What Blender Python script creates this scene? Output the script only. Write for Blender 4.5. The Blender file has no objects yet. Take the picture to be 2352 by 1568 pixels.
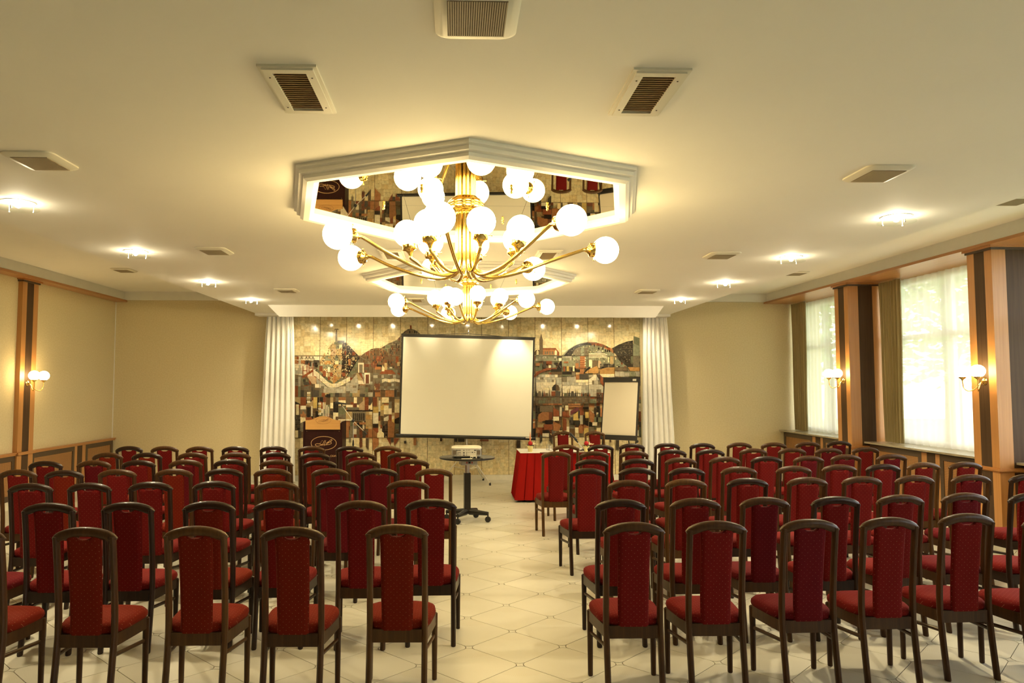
import bpy, bmesh, math, random
from mathutils import Vector, Matrix
import numpy as np
R = math.radians
random.seed(7)
sc = bpy.context.scene
COL = sc.collection

# ------------------------------------------------------------------ camera, world, light, exposure
F, PX, PY, H = 1690.0, 1095.0, 784.0, 1.77          # focal length and principal point in pixels of the 2352 x 1568 frame, eye height
TH = math.atan(101 / F)
PSI = math.atan(47 / F * math.cos(TH))
cam = bpy.data.cameras.new('camera')
cam_ob = bpy.data.objects.new('camera', cam)
COL.objects.link(cam_ob)
cam.sensor_fit = 'HORIZONTAL'
cam.sensor_width = 36.0
cam.lens = 36.0 * F / 2352
cam.shift_x = (1176 - PX) / 2352
cam.clip_start, cam.clip_end = 0.05, 200
cam_ob.location = (0, 0, H)
cam_ob.rotation_euler = (R(90) + TH, 0, -PSI)
sc.camera = cam_ob

sc.view_settings.view_transform = 'Standard'
sc.view_settings.look = 'None'
sc.view_settings.gamma = 1
sc.view_settings.use_curve_mapping = False
sc.view_settings.exposure = 0.86
sc.cycles.max_bounces = 6
sc.cycles.diffuse_bounces = 3
sc.cycles.glossy_bounces = 3
sc.cycles.transmission_bounces = 6
sc.cycles.transparent_max_bounces = 10
sc.cycles.use_adaptive_sampling = True
sc.cycles.adaptive_threshold = 0.1
sc.cycles.adaptive_min_samples = 24
sc.cycles.light_sampling_threshold = 0.04
sc.cycles.sample_clamp_indirect = 6
sc.cycles.caustics_reflective = False
sc.cycles.caustics_refractive = False
sc.cycles.use_denoising = True

SKY = 4.6                                            # daylight
GLOBE = 23.0                                         # emission of the opal globes
WARM = (1.0, 0.72, 0.34)

world = bpy.data.worlds.new('world')
sc.world = world
world.use_nodes = True
wn = world.node_tree
wn.nodes.clear()
wo = wn.nodes.new('ShaderNodeOutputWorld')
wb = wn.nodes.new('ShaderNodeBackground')
ws = wn.nodes.new('ShaderNodeTexSky')
ws.sky_type = 'HOSEK_WILKIE'
ws.sun_direction = (0.35, 0.55, 0.75)
ws.turbidity = 7
ws.ground_albedo = 0.4
wmix = wn.nodes.new('ShaderNodeMix')
wmix.data_type = 'RGBA'
wmix.inputs['Factor'].default_value = 0.75
wmix.inputs['B'].default_value = (1.0, 0.99, 0.99, 1)
wn.links.new(ws.outputs[0], wmix.inputs['A'])
wn.links.new(wmix.outputs['Result'], wb.inputs[0])
wb.inputs[1].default_value = SKY
wn.links.new(wb.outputs[0], wo.inputs[0])

# ------------------------------------------------------------------ pixel to place (measuring aid: turns a measured pixel into a point on a known plane)
FWD = Vector((math.sin(PSI) * math.cos(TH), math.cos(PSI) * math.cos(TH), math.sin(TH)))
RT = Vector((math.cos(PSI), -math.sin(PSI), 0))
UP = RT.cross(FWD)
EYE = Vector((0, 0, H))
def ray(x, y): return FWD + RT * ((x - PX) / F) + UP * ((PY - y) / F)
def at_z(x, y, z):
    r = ray(x, y); return EYE + r * ((z - H) / r.z)
def at_y(x, y, Y):
    r = ray(x, y); return EYE + r * (Y / r.y)

# ------------------------------------------------------------------ helpers
class MB:
    def __init__(s): s.v = []; s.f = []; s.m = []; s.c = []
    def add(s, vs, fs, mi=0, col=None):
        o = len(s.v); s.v += [tuple(p) for p in vs]
        for f in fs:
            s.f.append([i + o for i in f]); s.m.append(mi); s.c.append(col)
        return s
    def box(s, x0, x1, y0, y1, z0, z1, mi=0):
        vs = [(x0,y0,z0),(x1,y0,z0),(x1,y1,z0),(x0,y1,z0),(x0,y0,z1),(x1,y0,z1),(x1,y1,z1),(x0,y1,z1)]
        return s.add(vs, [(0,3,2,1),(4,5,6,7),(0,1,5,4),(1,2,6,5),(2,3,7,6),(3,0,4,7)], mi)
    def cbox(s, c, d, mi=0):
        return s.box(c[0]-d[0]/2, c[0]+d[0]/2, c[1]-d[1]/2, c[1]+d[1]/2, c[2]-d[2]/2, c[2]+d[2]/2, mi)
    def loft(s, rings, cap=True, close=False, mi=0):
        n = len(rings[0]); vs = [p for r in rings for p in r]; fs = []
        k = len(rings)
        for i in range(k if close else k - 1):
            a, b = i * n, ((i + 1) % k) * n
            for j in range(n): fs.append((a + j, a + (j + 1) % n, b + (j + 1) % n, b + j))
        if cap and not close:
            fs.append(tuple(range(n))[::-1]); fs.append(tuple((k - 1) * n + j for j in range(n)))
        return s.add(vs, fs, mi)
    def tube(s, pts, r, n=8, cap=True, mi=0, close=False):
        pts = [Vector(p) for p in pts]; rings = []; k = len(pts)
        rr = r if isinstance(r, (list, tuple)) else [r] * k
        ref = None
        for i, p in enumerate(pts):
            if close: t = pts[(i + 1) % k] - pts[i - 1]
            else: t = pts[min(i + 1, k - 1)] - pts[max(i - 1, 0)]
            t.normalize()
            if ref is None:
                ref = Vector((0, 0, 1)) if abs(t.z) < 0.9 else Vector((1, 0, 0))
            u = (ref - t * ref.dot(t)).normalized(); w = t.cross(u); ref = u
            rings.append([p + (u * math.cos(2*math.pi*j/n) + w * math.sin(2*math.pi*j/n)) * rr[i] for j in range(n)])
        return s.loft(rings, cap, close, mi)
    def lathe(s, prof, n=24, c=(0,0,0), axis=None, mi=0):
        # prof: (radius, height) pairs; axis: direction of the height
        ax = Vector(axis or (0,0,1)).normalized()
        u = (Vector((1,0,0)) if abs(ax.x) < .9 else Vector((0,1,0))); u = (u - ax * u.dot(ax)).normalized(); w = ax.cross(u); c = Vector(c)
        rings = [[c + ax * h + (u * math.cos(2*math.pi*j/n) + w * math.sin(2*math.pi*j/n)) * max(r, 1e-4) for j in range(n)] for r, h in prof]
        return s.loft(rings, True, False, mi)
    def sphere(s, c, r, n=20, m=12, sz=1.0, mi=0):
        return s.lathe([(r * math.sin(math.pi * i / m), -r * sz * math.cos(math.pi * i / m)) for i in range(m + 1)], n, c, None, mi)
    def prism(s, poly, fn, d0, d1, mi=0, col=None):
        n = len(poly)
        vs = [fn(a, b, d0) for a, b in poly] + [fn(a, b, d1) for a, b in poly]
        fs = [tuple(range(n))[::-1], tuple(range(n, 2 * n))] + [(i, (i + 1) % n, n + (i + 1) % n, n + i) for i in range(n)]
        return s.add(vs, fs, mi, col)
    def mesh(s, name, mats, smooth=None, bevel=0, colour=False):
        me = bpy.data.meshes.new(name)
        me.from_pydata(s.v, [], s.f)
        for m in (mats if isinstance(mats, (list, tuple)) else [mats]): me.materials.append(m)
        me.polygons.foreach_set('material_index', s.m)
        if colour:
            at = me.attributes.new('tone', 'FLOAT_COLOR', 'CORNER')
            buf = []
            for p, c in zip(me.polygons, s.c): buf += list(c) * p.loop_total
            at.data.foreach_set('color', buf)
        bm = bmesh.new(); bm.from_mesh(me)
        bmesh.ops.recalc_face_normals(bm, faces=bm.faces)
        if bevel:
            bmesh.ops.bevel(bm, geom=[e for e in bm.edges if len(e.link_faces) == 2 and e.calc_face_angle(0) > 0.6], offset=bevel, segments=2, affect='EDGES', profile=0.5)
        bm.to_mesh(me); bm.free()
        if smooth:
            me.polygons.foreach_set('use_smooth', [True] * len(me.polygons))
            me.set_sharp_from_angle(angle=R(smooth))
        me.update()
        return me
    def build(s, name, mats, parent=None, smooth=None, bevel=0, colour=False):
        return link(name, s.mesh(name, mats, smooth, bevel, colour), parent)

def link(name, data, parent=None):
    o = bpy.data.objects.new(name, data); COL.objects.link(o)
    if parent is not None: o.parent = parent
    return o
def thing(name, label, cat, loc=(0,0,0), rz=0, group=None):
    o = bpy.data.objects.new(name, None); COL.objects.link(o)
    o.empty_display_size = .1
    o.location = loc; o.rotation_euler = (0, 0, rz)
    return tag(o, label, cat, group)
def tag(o, label, cat, group=None):
    o['label'] = label; o['category'] = cat
    if group: o['group'] = group
    return o
def struct(o, label=None):
    o['kind'] = 'structure'
    if label: o['label'] = label
    return o
def copy_tree(o, parent=None):
    c = o.copy(); COL.objects.link(c)
    if parent is not None: c.parent = parent
    for ch in list(o.children): copy_tree(ch, c)
    return c

# ------------------------------------------------------------------ materials
def new_mat(name):
    m = bpy.data.materials.new(name); m.use_nodes = True
    nt = m.node_tree; b = nt.nodes['Principled BSDF']
    return m, nt, b
def N(nt, t, **kw):
    n = nt.nodes.new(t)
    for k, v in kw.items():
        if hasattr(n, k): setattr(n, k, v)
        else: n.inputs[k].default_value = v
    return n
def rgb(c): return (c[0], c[1], c[2], 1)
def coords(nt, scale=(1,1,1), rot=(0,0,0)):
    tc = N(nt, 'ShaderNodeTexCoord'); mp = N(nt, 'ShaderNodeMapping')
    mp.inputs['Scale'].default_value = scale; mp.inputs['Rotation'].default_value = rot
    nt.links.new(tc.outputs['Object'], mp.inputs[0]); return mp.outputs[0]
def mat(name, col, rough=.5, metal=0.0, var=0.0, vscale=(8,8,8), col2=None, bump=0.0, bscale=60, coat=0.0, spec=None, sheen=0.0):
    m, nt, b = new_mat(name)
    b.inputs['Base Color'].default_value = rgb(col); b.inputs['Roughness'].default_value = rough; b.inputs['Metallic'].default_value = metal
    b.inputs['Coat Weight'].default_value = coat; b.inputs['Coat Roughness'].default_value = .08
    b.inputs['Sheen Weight'].default_value = sheen
    if spec is not None: b.inputs['Specular IOR Level'].default_value = spec
    if var or col2:
        nz = N(nt, 'ShaderNodeTexNoise', Scale=1.0, Detail=5.0, Roughness=.6)
        nt.links.new(coords(nt, vscale), nz.inputs['Vector'])
        rp = N(nt, 'ShaderNodeValToRGB')
        c2 = col2 or tuple(x * (1 - var) for x in col)
        c1 = col if col2 else tuple(min(1, x * (1 + var)) for x in col)
        rp.color_ramp.elements[0].color = rgb(c2); rp.color_ramp.elements[0].position = .35
        rp.color_ramp.elements[1].color = rgb(c1); rp.color_ramp.elements[1].position = .65
        nt.links.new(nz.outputs['Fac'], rp.inputs[0]); nt.links.new(rp.outputs[0], b.inputs['Base Color'])
    if bump:
        n2 = N(nt, 'ShaderNodeTexNoise', Scale=float(bscale), Detail=3.0)
        nt.links.new(coords(nt), n2.inputs['Vector'])
        bp = N(nt, 'ShaderNodeBump', Strength=bump, Distance=.01)
        nt.links.new(n2.outputs['Fac'], bp.inputs['Height']); nt.links.new(bp.outputs[0], b.inputs['Normal'])
    return m
def emit(name, col, strength):
    m = bpy.data.materials.new(name); m.use_nodes = True; nt = m.node_tree; nt.nodes.clear()
    o = N(nt, 'ShaderNodeOutputMaterial'); e = N(nt, 'ShaderNodeEmission')
    e.inputs[0].default_value = rgb(col); e.inputs[1].default_value = strength
    nt.links.new(e.outputs[0], o.inputs[0]); m.cycles.emission_sampling = 'FRONT'; return m
def thin(name, col, translucent, clear, tint=(1,1,1)):
    """cloth or glass that lets light through: diffuse + translucent, mixed with clear"""
    m = bpy.data.materials.new(name); m.use_nodes = True; nt = m.node_tree; nt.nodes.clear()
    o = N(nt, 'ShaderNodeOutputMaterial'); d = N(nt, 'ShaderNodeBsdfDiffuse'); t = N(nt, 'ShaderNodeBsdfTranslucent'); c = N(nt, 'ShaderNodeBsdfTransparent')
    d.inputs[0].default_value = rgb(col); t.inputs[0].default_value = rgb(col); c.inputs[0].default_value = rgb(tint)
    a = N(nt, 'ShaderNodeMixShader'); a.inputs[0].default_value = translucent
    nt.links.new(d.outputs[0], a.inputs[1]); nt.links.new(t.outputs[0], a.inputs[2])
    e = N(nt, 'ShaderNodeMixShader'); e.inputs[0].default_value = clear
    nt.links.new(a.outputs[0], e.inputs[1]); nt.links.new(c.outputs[0], e.inputs[2]); nt.links.new(e.outputs[0], o.inputs[0]); return m
def glass(name, tint=(1,1,1), refl=.08, edge=.3):
    m = bpy.data.materials.new(name); m.use_nodes = True; nt = m.node_tree; nt.nodes.clear()
    o = N(nt, 'ShaderNodeOutputMaterial'); c = N(nt, 'ShaderNodeBsdfTransparent'); g = N(nt, 'ShaderNodeBsdfGlossy')
    c.inputs[0].default_value = rgb(tint); g.inputs['Roughness'].default_value = .02
    lw = N(nt, 'ShaderNodeLayerWeight'); lw.inputs[0].default_value = .25
    mu = N(nt, 'ShaderNodeMath', operation='MULTIPLY_ADD'); mu.inputs[1].default_value = edge; mu.inputs[2].default_value = refl * .5
    nt.links.new(lw.outputs['Fresnel'], mu.inputs[0])
    e = N(nt, 'ShaderNodeMixShader'); nt.links.new(mu.outputs[0], e.inputs[0])
    nt.links.new(c.outputs[0], e.inputs[1]); nt.links.new(g.outputs[0], e.inputs[2]); nt.links.new(e.outputs[0], o.inputs[0]); return m

def wood(name, c1, c2, rough=.35, axis='z', coat=0.0, gs=1.0, spec=.5):
    st = {'z': (55*gs, 55*gs, 1.2*gs), 'x': (1.2*gs, 55*gs, 55*gs), 'y': (55*gs, 1.2*gs, 55*gs)}[axis]
    m, nt, b = new_mat(name)
    nz = N(nt, 'ShaderNodeTexNoise', Scale=1.0, Detail=6.0, Roughness=.65, Distortion=.4)
    nt.links.new(coords(nt, st), nz.inputs['Vector'])
    rp = N(nt, 'ShaderNodeValToRGB'); rp.color_ramp.elements[0].color = rgb(c2); rp.color_ramp.elements[1].color = rgb(c1)
    rp.color_ramp.elements[0].position = .3; rp.color_ramp.elements[1].position = .7
    nt.links.new(nz.outputs['Fac'], rp.inputs[0]); nt.links.new(rp.outputs[0], b.inputs['Base Color'])
    b.inputs['Roughness'].default_value = rough; b.inputs['Coat Weight'].default_value = coat; b.inputs['Coat Roughness'].default_value = .06; b.inputs['Specular IOR Level'].default_value = spec
    return m

M = {}
M['ceiling'] = mat('ceiling_plaster', (.84, .81, .73), .8, var=.015, vscale=(.7,.7,.7), bump=.04, bscale=25)
M['trimwhite'] = mat('white_moulding', (.80, .77, .70), .55, var=.01)
M['fascia'] = mat('fascia_plaster', (.78, .76, .68), .75, var=.015)
M['wallpaper'] = mat('cream_wallpaper', (.68, .575, .345), .75, col2=(.62, .515, .295), vscale=(40,40,40), bump=.08, bscale=180)
M['grout'] = mat('dark_grout', (.17, .12, .06), .9)
M['muralgrout'] = mat('mural_joint', (.36, .27, .14), .7)
M['skirting'] = mat('cream_skirting', (.70, .66, .54), .35, var=.05)
M['beech'] = wood('beech_veneer', (.52, .255, .085), (.42, .19, .058), .35, 'z')
M['beechy'] = wood('beech_veneer_long', (.50, .24, .08), (.38, .16, .05), .3, 'y')
M['wenge'] = wood('dark_veneer', (.088, .050, .026), (.055, .030, .015), .55, 'z', 0, 1, .2)
M['wengey'] = wood('dark_veneer_long', (.085, .052, .030), (.055, .032, .018), .4, 'y')
M['chairwood'] = [wood('chair_wood_walnut', (.066, .027, .0065), (.029, .0115, .0028), .40, 'z', .10, .8, .22),
                  wood('chair_wood_dark', (.027, .0110, .0042), (.013, .0052, .0020), .36, 'z', .14, .8, .25),
                  wood('chair_wood_brown', (.096, .042, .0095), (.046, .0195, .0045), .40, 'z', .10, .8, .22)]
M['brass'] = mat('polished_brass', (.88, .62, .20), .14, 1.0, var=.06, vscale=(6,6,6))
M['brassdull'] = mat('aged_brass', (.62, .45, .16), .25, 1.0)
M['mirror'] = mat('bronze_mirror', (.80, .74, .56), .012, 1.0)
M['globe'] = emit('lit_opal_glass', (1.0, .745, .335), GLOBE)
M['sconceglobe'] = emit('lit_sconce_glass', (1.0, .72, .32), 24.0)
M['downlamp'] = emit('lit_downlight_lamp', (1.0, .90, .68), 20.0)
M['spotlamp'] = emit('lit_spot_lens', (1.0, .86, .58), 90.0)
M['glass'] = glass('clear_glass')
M['plateglass'] = glass('downlight_plate_glass', (.96, .98, .95), 0.0, .06)
M['pane'] = glass('window_glass', (.97,.99,.97), .06)
M['sheer'] = thin('sheer_voile', (.80, .76, .67), .50, .22, (.85, .85, .80))
M['drape'] = mat('olive_drape_cloth', (.30, .235, .105), .85, var=.08, vscale=(30,30,2), sheen=.2)
M['curtain'] = mat('white_curtain_cloth', (.88, .85, .78), .8, var=.02)
M['black'] = mat('black_plastic', (.012, .011, .010), .4)
M['blackmetal'] = mat('black_metal', (.016, .014, .012), .35, .3)
M['screen'] = mat('screen_fabric', (.88, .85, .71), .7)
M['paper'] = mat('flip_chart_paper', (.72, .65, .50), .8)
M['steel'] = mat('brushed_steel', (.62, .60, .55), .3, 1.0)
M['alu'] = mat('painted_aluminium', (.66, .63, .54), .4, .5)
M['tablered'] = mat('red_table_skirt', (.27, .0080, .0055), .9, var=.06, vscale=(20,20,2), spec=.08)
M['linen'] = mat('white_linen', (.80, .78, .72), .8)
M['plasticwhite'] = mat('ivory_plastic', (.70, .66, .54), .35)
M['plasticgrey'] = mat('grey_plastic', (.42, .40, .34), .4)
M['darkinset'] = mat('dark_socket', (.02, .018, .016), .5)
M['redbit'] = mat('red_button', (.5, .02, .015), .4)
M['lecternbody'] = wood('mahogany_lectern', (.026, .0042, .0028), (.018, .0028, .0018), .5, 'z', 0, 1, .2)
M['maple'] = wood('maple_board', (.60, .33, .10), (.50, .25, .07), .4, 'x')
M['goldline'] = mat('gold_paint_line', (.55, .33, .14), .5)
M['mapleline'] = mat('engraved_line', (.30, .14, .04), .6)
M['ventwhite'] = mat('vent_enamel', (.72, .68, .56), .5)
M['ventdark'] = mat('vent_dark_back', (.055, .030, .014), .8)
M['ventslat'] = mat('vent_slat_enamel', (.42, .30, .16), .5)
M['mesh'] = mat('speaker_mesh', (.17, .13, .08), .7)
M['meshwire'] = mat('speaker_mesh_wire', (.40, .33, .21), .6)
M['potyellow'] = mat('yellow_pot_glaze', (.74, .64, .28), .3)
M['petalred'] = mat('red_petals', (.42, .010, .012), .7, var=.3, vscale=(60,60,60))
M['leaf'] = mat('dark_leaves', (.05, .06, .02), .6)
M['candle'] = mat('orange_spike', (.62, .22, .09), .6)
M['petalcream'] = mat('cream_petals', (.72, .60, .34), .6)
M['treeleaf'] = thin('tree_leaves', (.26, .42, .12), .55, 0.0)
M['bark'] = mat('tree_bark', (.12, .09, .06), .9, var=.3)
M['lawn'] = mat('lawn', (.30, .42, .16), .9, var=.2, vscale=(2,2,2))
M['pavement'] = mat('bright_pavement', (.70, .68, .62), .9, var=.05)
M['windowframe'] = mat('white_window_frame', (.80, .80, .76), .4)
M['sill'] = mat('marble_sill', (.34, .29, .20), .25, var=.15, vscale=(5,5,5))
M['brownfolder'] = mat('brown_leather', (.10, .035, .020), .5)

def lattice_mat():
    m, nt, b = new_mat('cane_lattice')
    tc = coords(nt, (1,1,1)); sp = N(nt, 'ShaderNodeSeparateXYZ'); nt.links.new(tc, sp.inputs[0])
    outs = []
    for ax in ('Y', 'Z'):
        w = N(nt, 'ShaderNodeMath', operation='MULTIPLY'); w.inputs[1].default_value = 2 * math.pi / .021
        nt.links.new(sp.outputs[ax], w.inputs[0])
        s_ = N(nt, 'ShaderNodeMath', operation='SINE'); nt.links.new(w.outputs[0], s_.inputs[0])
        g = N(nt, 'ShaderNodeMath', operation='GREATER_THAN'); g.inputs[1].default_value = -.25 if ax == 'Z' else .1
        nt.links.new(s_.outputs[0], g.inputs[0]); outs.append(g)
    mu = N(nt, 'ShaderNodeMath', operation='MULTIPLY'); nt.links.new(outs[0].outputs[0], mu.inputs[0]); nt.links.new(outs[1].outputs[0], mu.inputs[1])
    mx = N(nt, 'ShaderNodeMix', data_type='RGBA'); mx.inputs['A'].default_value = (.42, .20, .065, 1); mx.inputs['B'].default_value = (.06, .03, .014, 1)
    nt.links.new(mu.outputs[0], mx.inputs['Factor']); nt.links.new(mx.outputs['Result'], b.inputs['Base Color'])
    b.inputs['Roughness'].default_value = .5
    bp = N(nt, 'ShaderNodeBump', Strength=.6, Distance=.004, invert=True); nt.links.new(mu.outputs[0], bp.inputs['Height']); nt.links.new(bp.outputs[0], b.inputs['Normal'])
    return m
M['lattice'] = lattice_mat()

def dot_fabric(name, base, base2, dot):
    """woven red cloth with a quincunx of pale dots, 34 x 17 mm"""
    m, nt, b = new_mat(name)
    sp = N(nt, 'ShaderNodeSeparateXYZ'); nt.links.new(coords(nt), sp.inputs[0])
    def mth(op, a, c=None):
        n = N(nt, 'ShaderNodeMath', operation=op)
        for i, q in enumerate((a, c)):
            if q is None: continue
            if isinstance(q, (int, float)): n.inputs[i].default_value = q
            else: nt.links.new(q, n.inputs[i])
        return n.outputs[0]
    u = mth('MULTIPLY', sp.outputs['X'], 1 / .034); v = mth('MULTIPLY', mth('ADD', sp.outputs['Y'], sp.outputs['Z']), 1 / .030)
    ds = []
    for off in (0.0, 0.5):
        fu = mth('SUBTRACT', mth('FRACT', mth('ADD', u, off + 20)), .5); fv = mth('SUBTRACT', mth('FRACT', mth('ADD', v, off + 20)), .5)
        ds.append(mth('ADD', mth('POWER', fu, 2), mth('POWER', fv, 2)))
    d = mth('LESS_THAN', mth('MINIMUM', ds[0], ds[1]), .0024)
    nz = N(nt, 'ShaderNodeTexNoise', Scale=14.0, Detail=3.0); nt.links.new(coords(nt), nz.inputs['Vector'])
    mx = N(nt, 'ShaderNodeMix', data_type='RGBA'); mx.inputs['A'].default_value = rgb(base); mx.inputs['B'].default_value = rgb(base2); nt.links.new(nz.outputs['Fac'], mx.inputs['Factor'])
    m2 = N(nt, 'ShaderNodeMix', data_type='RGBA'); m2.inputs['B'].default_value = rgb(dot); nt.links.new(mx.outputs['Result'], m2.inputs['A']); nt.links.new(d, m2.inputs['Factor'])
    nt.links.new(m2.outputs['Result'], b.inputs['Base Color'])
    b.inputs['Roughness'].default_value = .85; b.inputs['Sheen Weight'].default_value = .05; b.inputs['Sheen Roughness'].default_value = .5; b.inputs['Sheen Tint'].default_value = (1, .35, .25, 1)
    b.inputs['Specular IOR Level'].default_value = .08
    n2 = N(nt, 'ShaderNodeTexNoise', Scale=420.0); nt.links.new(coords(nt), n2.inputs['Vector'])
    bp = N(nt, 'ShaderNodeBump', Strength=.25, Distance=.002); nt.links.new(n2.outputs['Fac'], bp.inputs['Height']); nt.links.new(bp.outputs[0], b.inputs['Normal'])
    return m
M['fabric'] = [dot_fabric('red_dotted_fabric', (.140, .0072, .0058), (.115, .0056, .0046), (.26, .105, .06)),
               dot_fabric('wine_dotted_fabric', (.100, .0045, .0070), (.082, .0035, .0060), (.20, .075, .055)),
               dot_fabric('brick_dotted_fabric', (.145, .0120, .0030), (.122, .0095, .0025), (.27, .115, .05))]

def tile_mat():
    m, nt, b = new_mat('cream_floor_tile')
    oi = N(nt, 'ShaderNodeObjectInfo')
    sp = N(nt, 'ShaderNodeSeparateXYZ'); nt.links.new(coords(nt), sp.inputs[0])
    def mth(op, a, c=None):
        n = N(nt, 'ShaderNodeMath', operation=op)
        for i, q in enumerate((a, c)):
            if q is None: continue
            if isinstance(q, (int, float)): n.inputs[i].default_value = q
            else: nt.links.new(q, n.inputs[i])
        return n.outputs[0]
    # fans of fine lines drawn from the far corner and the near corner of each tile
    fans = None
    for sy in (1,):
        y = mth('SUBTRACT', sp.outputs['Y'], .318 * sy)
        ang = mth('ARCTAN2', sp.outputs['X'], y)
        r = mth('SQRT', mth('ADD', mth('POWER', sp.outputs['X'], 2), mth('POWER', y, 2)))
        wv = mth('GREATER_THAN', mth('SINE', mth('MULTIPLY', ang, 90)), .45)
        fade = mth('MULTIPLY', mth('LESS_THAN', r, .19), mth('GREATER_THAN', r, .05))
        fans = mth('MULTIPLY', wv, fade)
    nz = N(nt, 'ShaderNodeTexNoise', Scale=5.0, Detail=4.0); nt.links.new(coords(nt), nz.inputs['Vector'])
    mx = N(nt, 'ShaderNodeMix', data_type='RGBA'); mx.inputs['A'].default_value = (.61, .585, .485, 1); mx.inputs['B'].default_value = (.535, .505, .405, 1)
    nt.links.new(mth('ADD', mth('MULTIPLY', nz.outputs['Fac'], .6), mth('MULTIPLY', oi.outputs['Random'], .35)), mx.inputs['Factor'])
    m2 = N(nt, 'ShaderNodeMix', data_type='RGBA'); m2.inputs['B'].default_value = (.50, .43, .29, 1)
    nt.links.new(mx.outputs['Result'], m2.inputs['A']); nt.links.new(mth('MULTIPLY', fans, .45), m2.inputs['Factor'])
    nt.links.new(m2.outputs['Result'], b.inputs['Base Color'])
    b.inputs['Roughness'].default_value = .32
    return m
M['tile'] = tile_mat()
M['tileplain'] = mat('cream_floor_inset', (.58, .555, .455), .32, var=.04)

def stone_mat():
    m, nt, b = new_mat('inlaid_stone')
    at = N(nt, 'ShaderNodeAttribute'); at.attribute_name = 'tone'
    nz = N(nt, 'ShaderNodeTexNoise', Scale=22.0, Detail=6.0, Roughness=.65); nt.links.new(coords(nt), nz.inputs['Vector'])
    rp = N(nt, 'ShaderNodeValToRGB'); rp.color_ramp.elements[0].color = (.74,.72,.68,1); rp.color_ramp.elements[1].color = (1.2,1.18,1.14,1)
    rp.color_ramp.elements[0].position = .3; rp.color_ramp.elements[1].position = .7
    nt.links.new(nz.outputs['Fac'], rp.inputs[0])
    mx = N(nt, 'ShaderNodeMix', data_type='RGBA', blend_type='MULTIPLY'); mx.inputs['Factor'].default_value = 1
    nt.links.new(at.outputs['Color'], mx.inputs['A']); nt.links.new(rp.outputs[0], mx.inputs['B'])
    nt.links.new(mx.outputs['Result'], b.inputs['Base Color'])
    b.inputs['Roughness'].default_value = .10
    return m
M['stone'] = stone_mat()

# ------------------------------------------------------------------ the room
XL, XR, YB, YF = -6.40, 6.70, -5.0, 13.95
ZS, ZT = 3.085, 3.52                                  # lowered middle ceiling, recessed edge strips
SLX0, SLX1 = -3.66, 3.95
fl = struct(MB().box(XL - .3, XR + .3, YB - .2, YF + .3, -.15, -.006).build('floor', M['grout']), 'cream tiled floor laid diagonally with thin dark joints')
struct(MB().box(XL - .3, XR + .3, YB - .2, YF + .3, ZT, ZT + .2).build('ceiling', M['ceiling']), 'cream plaster ceiling strip above the room edges')
slab = struct(MB().box(SLX0, SLX1, YB, YF, ZS, ZT - .001).build('ceiling', M['ceiling']), 'lowered cream plaster middle of the ceiling')
wb_ = struct(MB().box(XL - .3, XR + .3, YF, YF + .25, -.1, ZT).build('wall_back', M['wallpaper']), 'cream papered back wall behind the mural')
wl_ = struct(MB().box(XL - .3, XL, YB, YF, -.1, ZT).build('wall_left', M['wallpaper']), 'cream papered left wall')
struct(MB().box(XL - .3, XR + .3, YB - .2, YB, -.1, ZT).build('wall_front', M['wallpaper']))

# floor tiles: squares of 45 cm turned by 45 degrees, rounded corners, small four-pointed insets between
A = .3175
TX0, TY0 = .407, 4.78
def tile_outline(g=.0022, rc=.052, n=5):
    s = A - g * 1.42; pts = []
    for k in range(4):
        a0 = k * math.pi / 2
        c = (s - rc * 1.4142)                       # arc centre along the diagonal
        cx, cy = c * math.cos(a0), c * math.sin(a0)
        for i in range(n + 1):
            t = a0 + (-.25 + .5 * i / n) * math.pi
            pts.append((cx + rc * math.cos(t), cy + rc * math.sin(t)))
    return pts
to = tile_outline()
tile_me = MB().prism(to, lambda a, b, d: (a, b, d), -.006, 0).mesh('tile', M['tile'])
spots = []
for j in range(-28, 60):
    for i in range(-24, 24):
        x = TX0 + i * A; y = TY0 + A + j * A
        if (i + j) % 2: continue
        if XL - .2 < x < XR + .2 and YB - .1 < y < YF + .2: spots.append((x, y))
def tile_rank(p):
    x, y = p
    if y < 3.2: return 1e9
    u = Vector((x, y, -H)); w = u.dot(FWD); px = PX + F * u.dot(RT) / w
    return (0 if -80 < px < 2430 else 500) + y - (3.0 if -.7 < x < 1.3 else 0)
spots.sort(key=tile_rank)
for x, y in spots[:300]:
    o = link('tile', tile_me, fl); o.location = (x, y, 0)
rest = MB()
for x, y in spots[300:]: rest.prism(to, lambda a, b, d: (x + a, y + b, d), -.006, 0)
o = rest.build('tile_field', M['tileplain'], fl); o['kind'] = 'stuff'
star = MB()
def star_outline(g=.003, rc=.052, n=4):
    pts = []
    e = rc * 1.4142                                  # distance from the joint to the arc centres
    for k in range(4):
        a0 = k * math.pi / 2 + math.pi
        cx, cy = -e * math.cos(a0), -e * math.sin(a0)
        for i in range(1, n):
            t = a0 + (.25 - .5 * i / n) * math.pi
            q = rc + g
            pts.append((cx + q * math.cos(t), cy + q * math.sin(t)))
        pts.append(((rc - g) * .7071 * (1 if k in (0, 3) else -1), (rc - g) * .7071 * (1 if k in (0, 1) else -1)))
    return pts
so = star_outline()
for x, y in spots:
    for dx, dy in ((A, 0),):
        n_ = len(so)
        star.add([(x + dx, y + dy, -.0004)] + [(x + dx + a, y + dy + b, -.0004) for a, b in so] + [(x + dx + a, y + dy + b, -.006) for a, b in so], [(0, 1 + i, 1 + (i + 1) % n_) for i in range(n_)] + [(1 + i, 1 + n_ + i, 1 + n_ + (i + 1) % n_, 1 + (i + 1) % n_) for i in range(n_)])
o = star.build('tile_inset', M['tileplain'], fl); o['kind'] = 'stuff'

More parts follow.
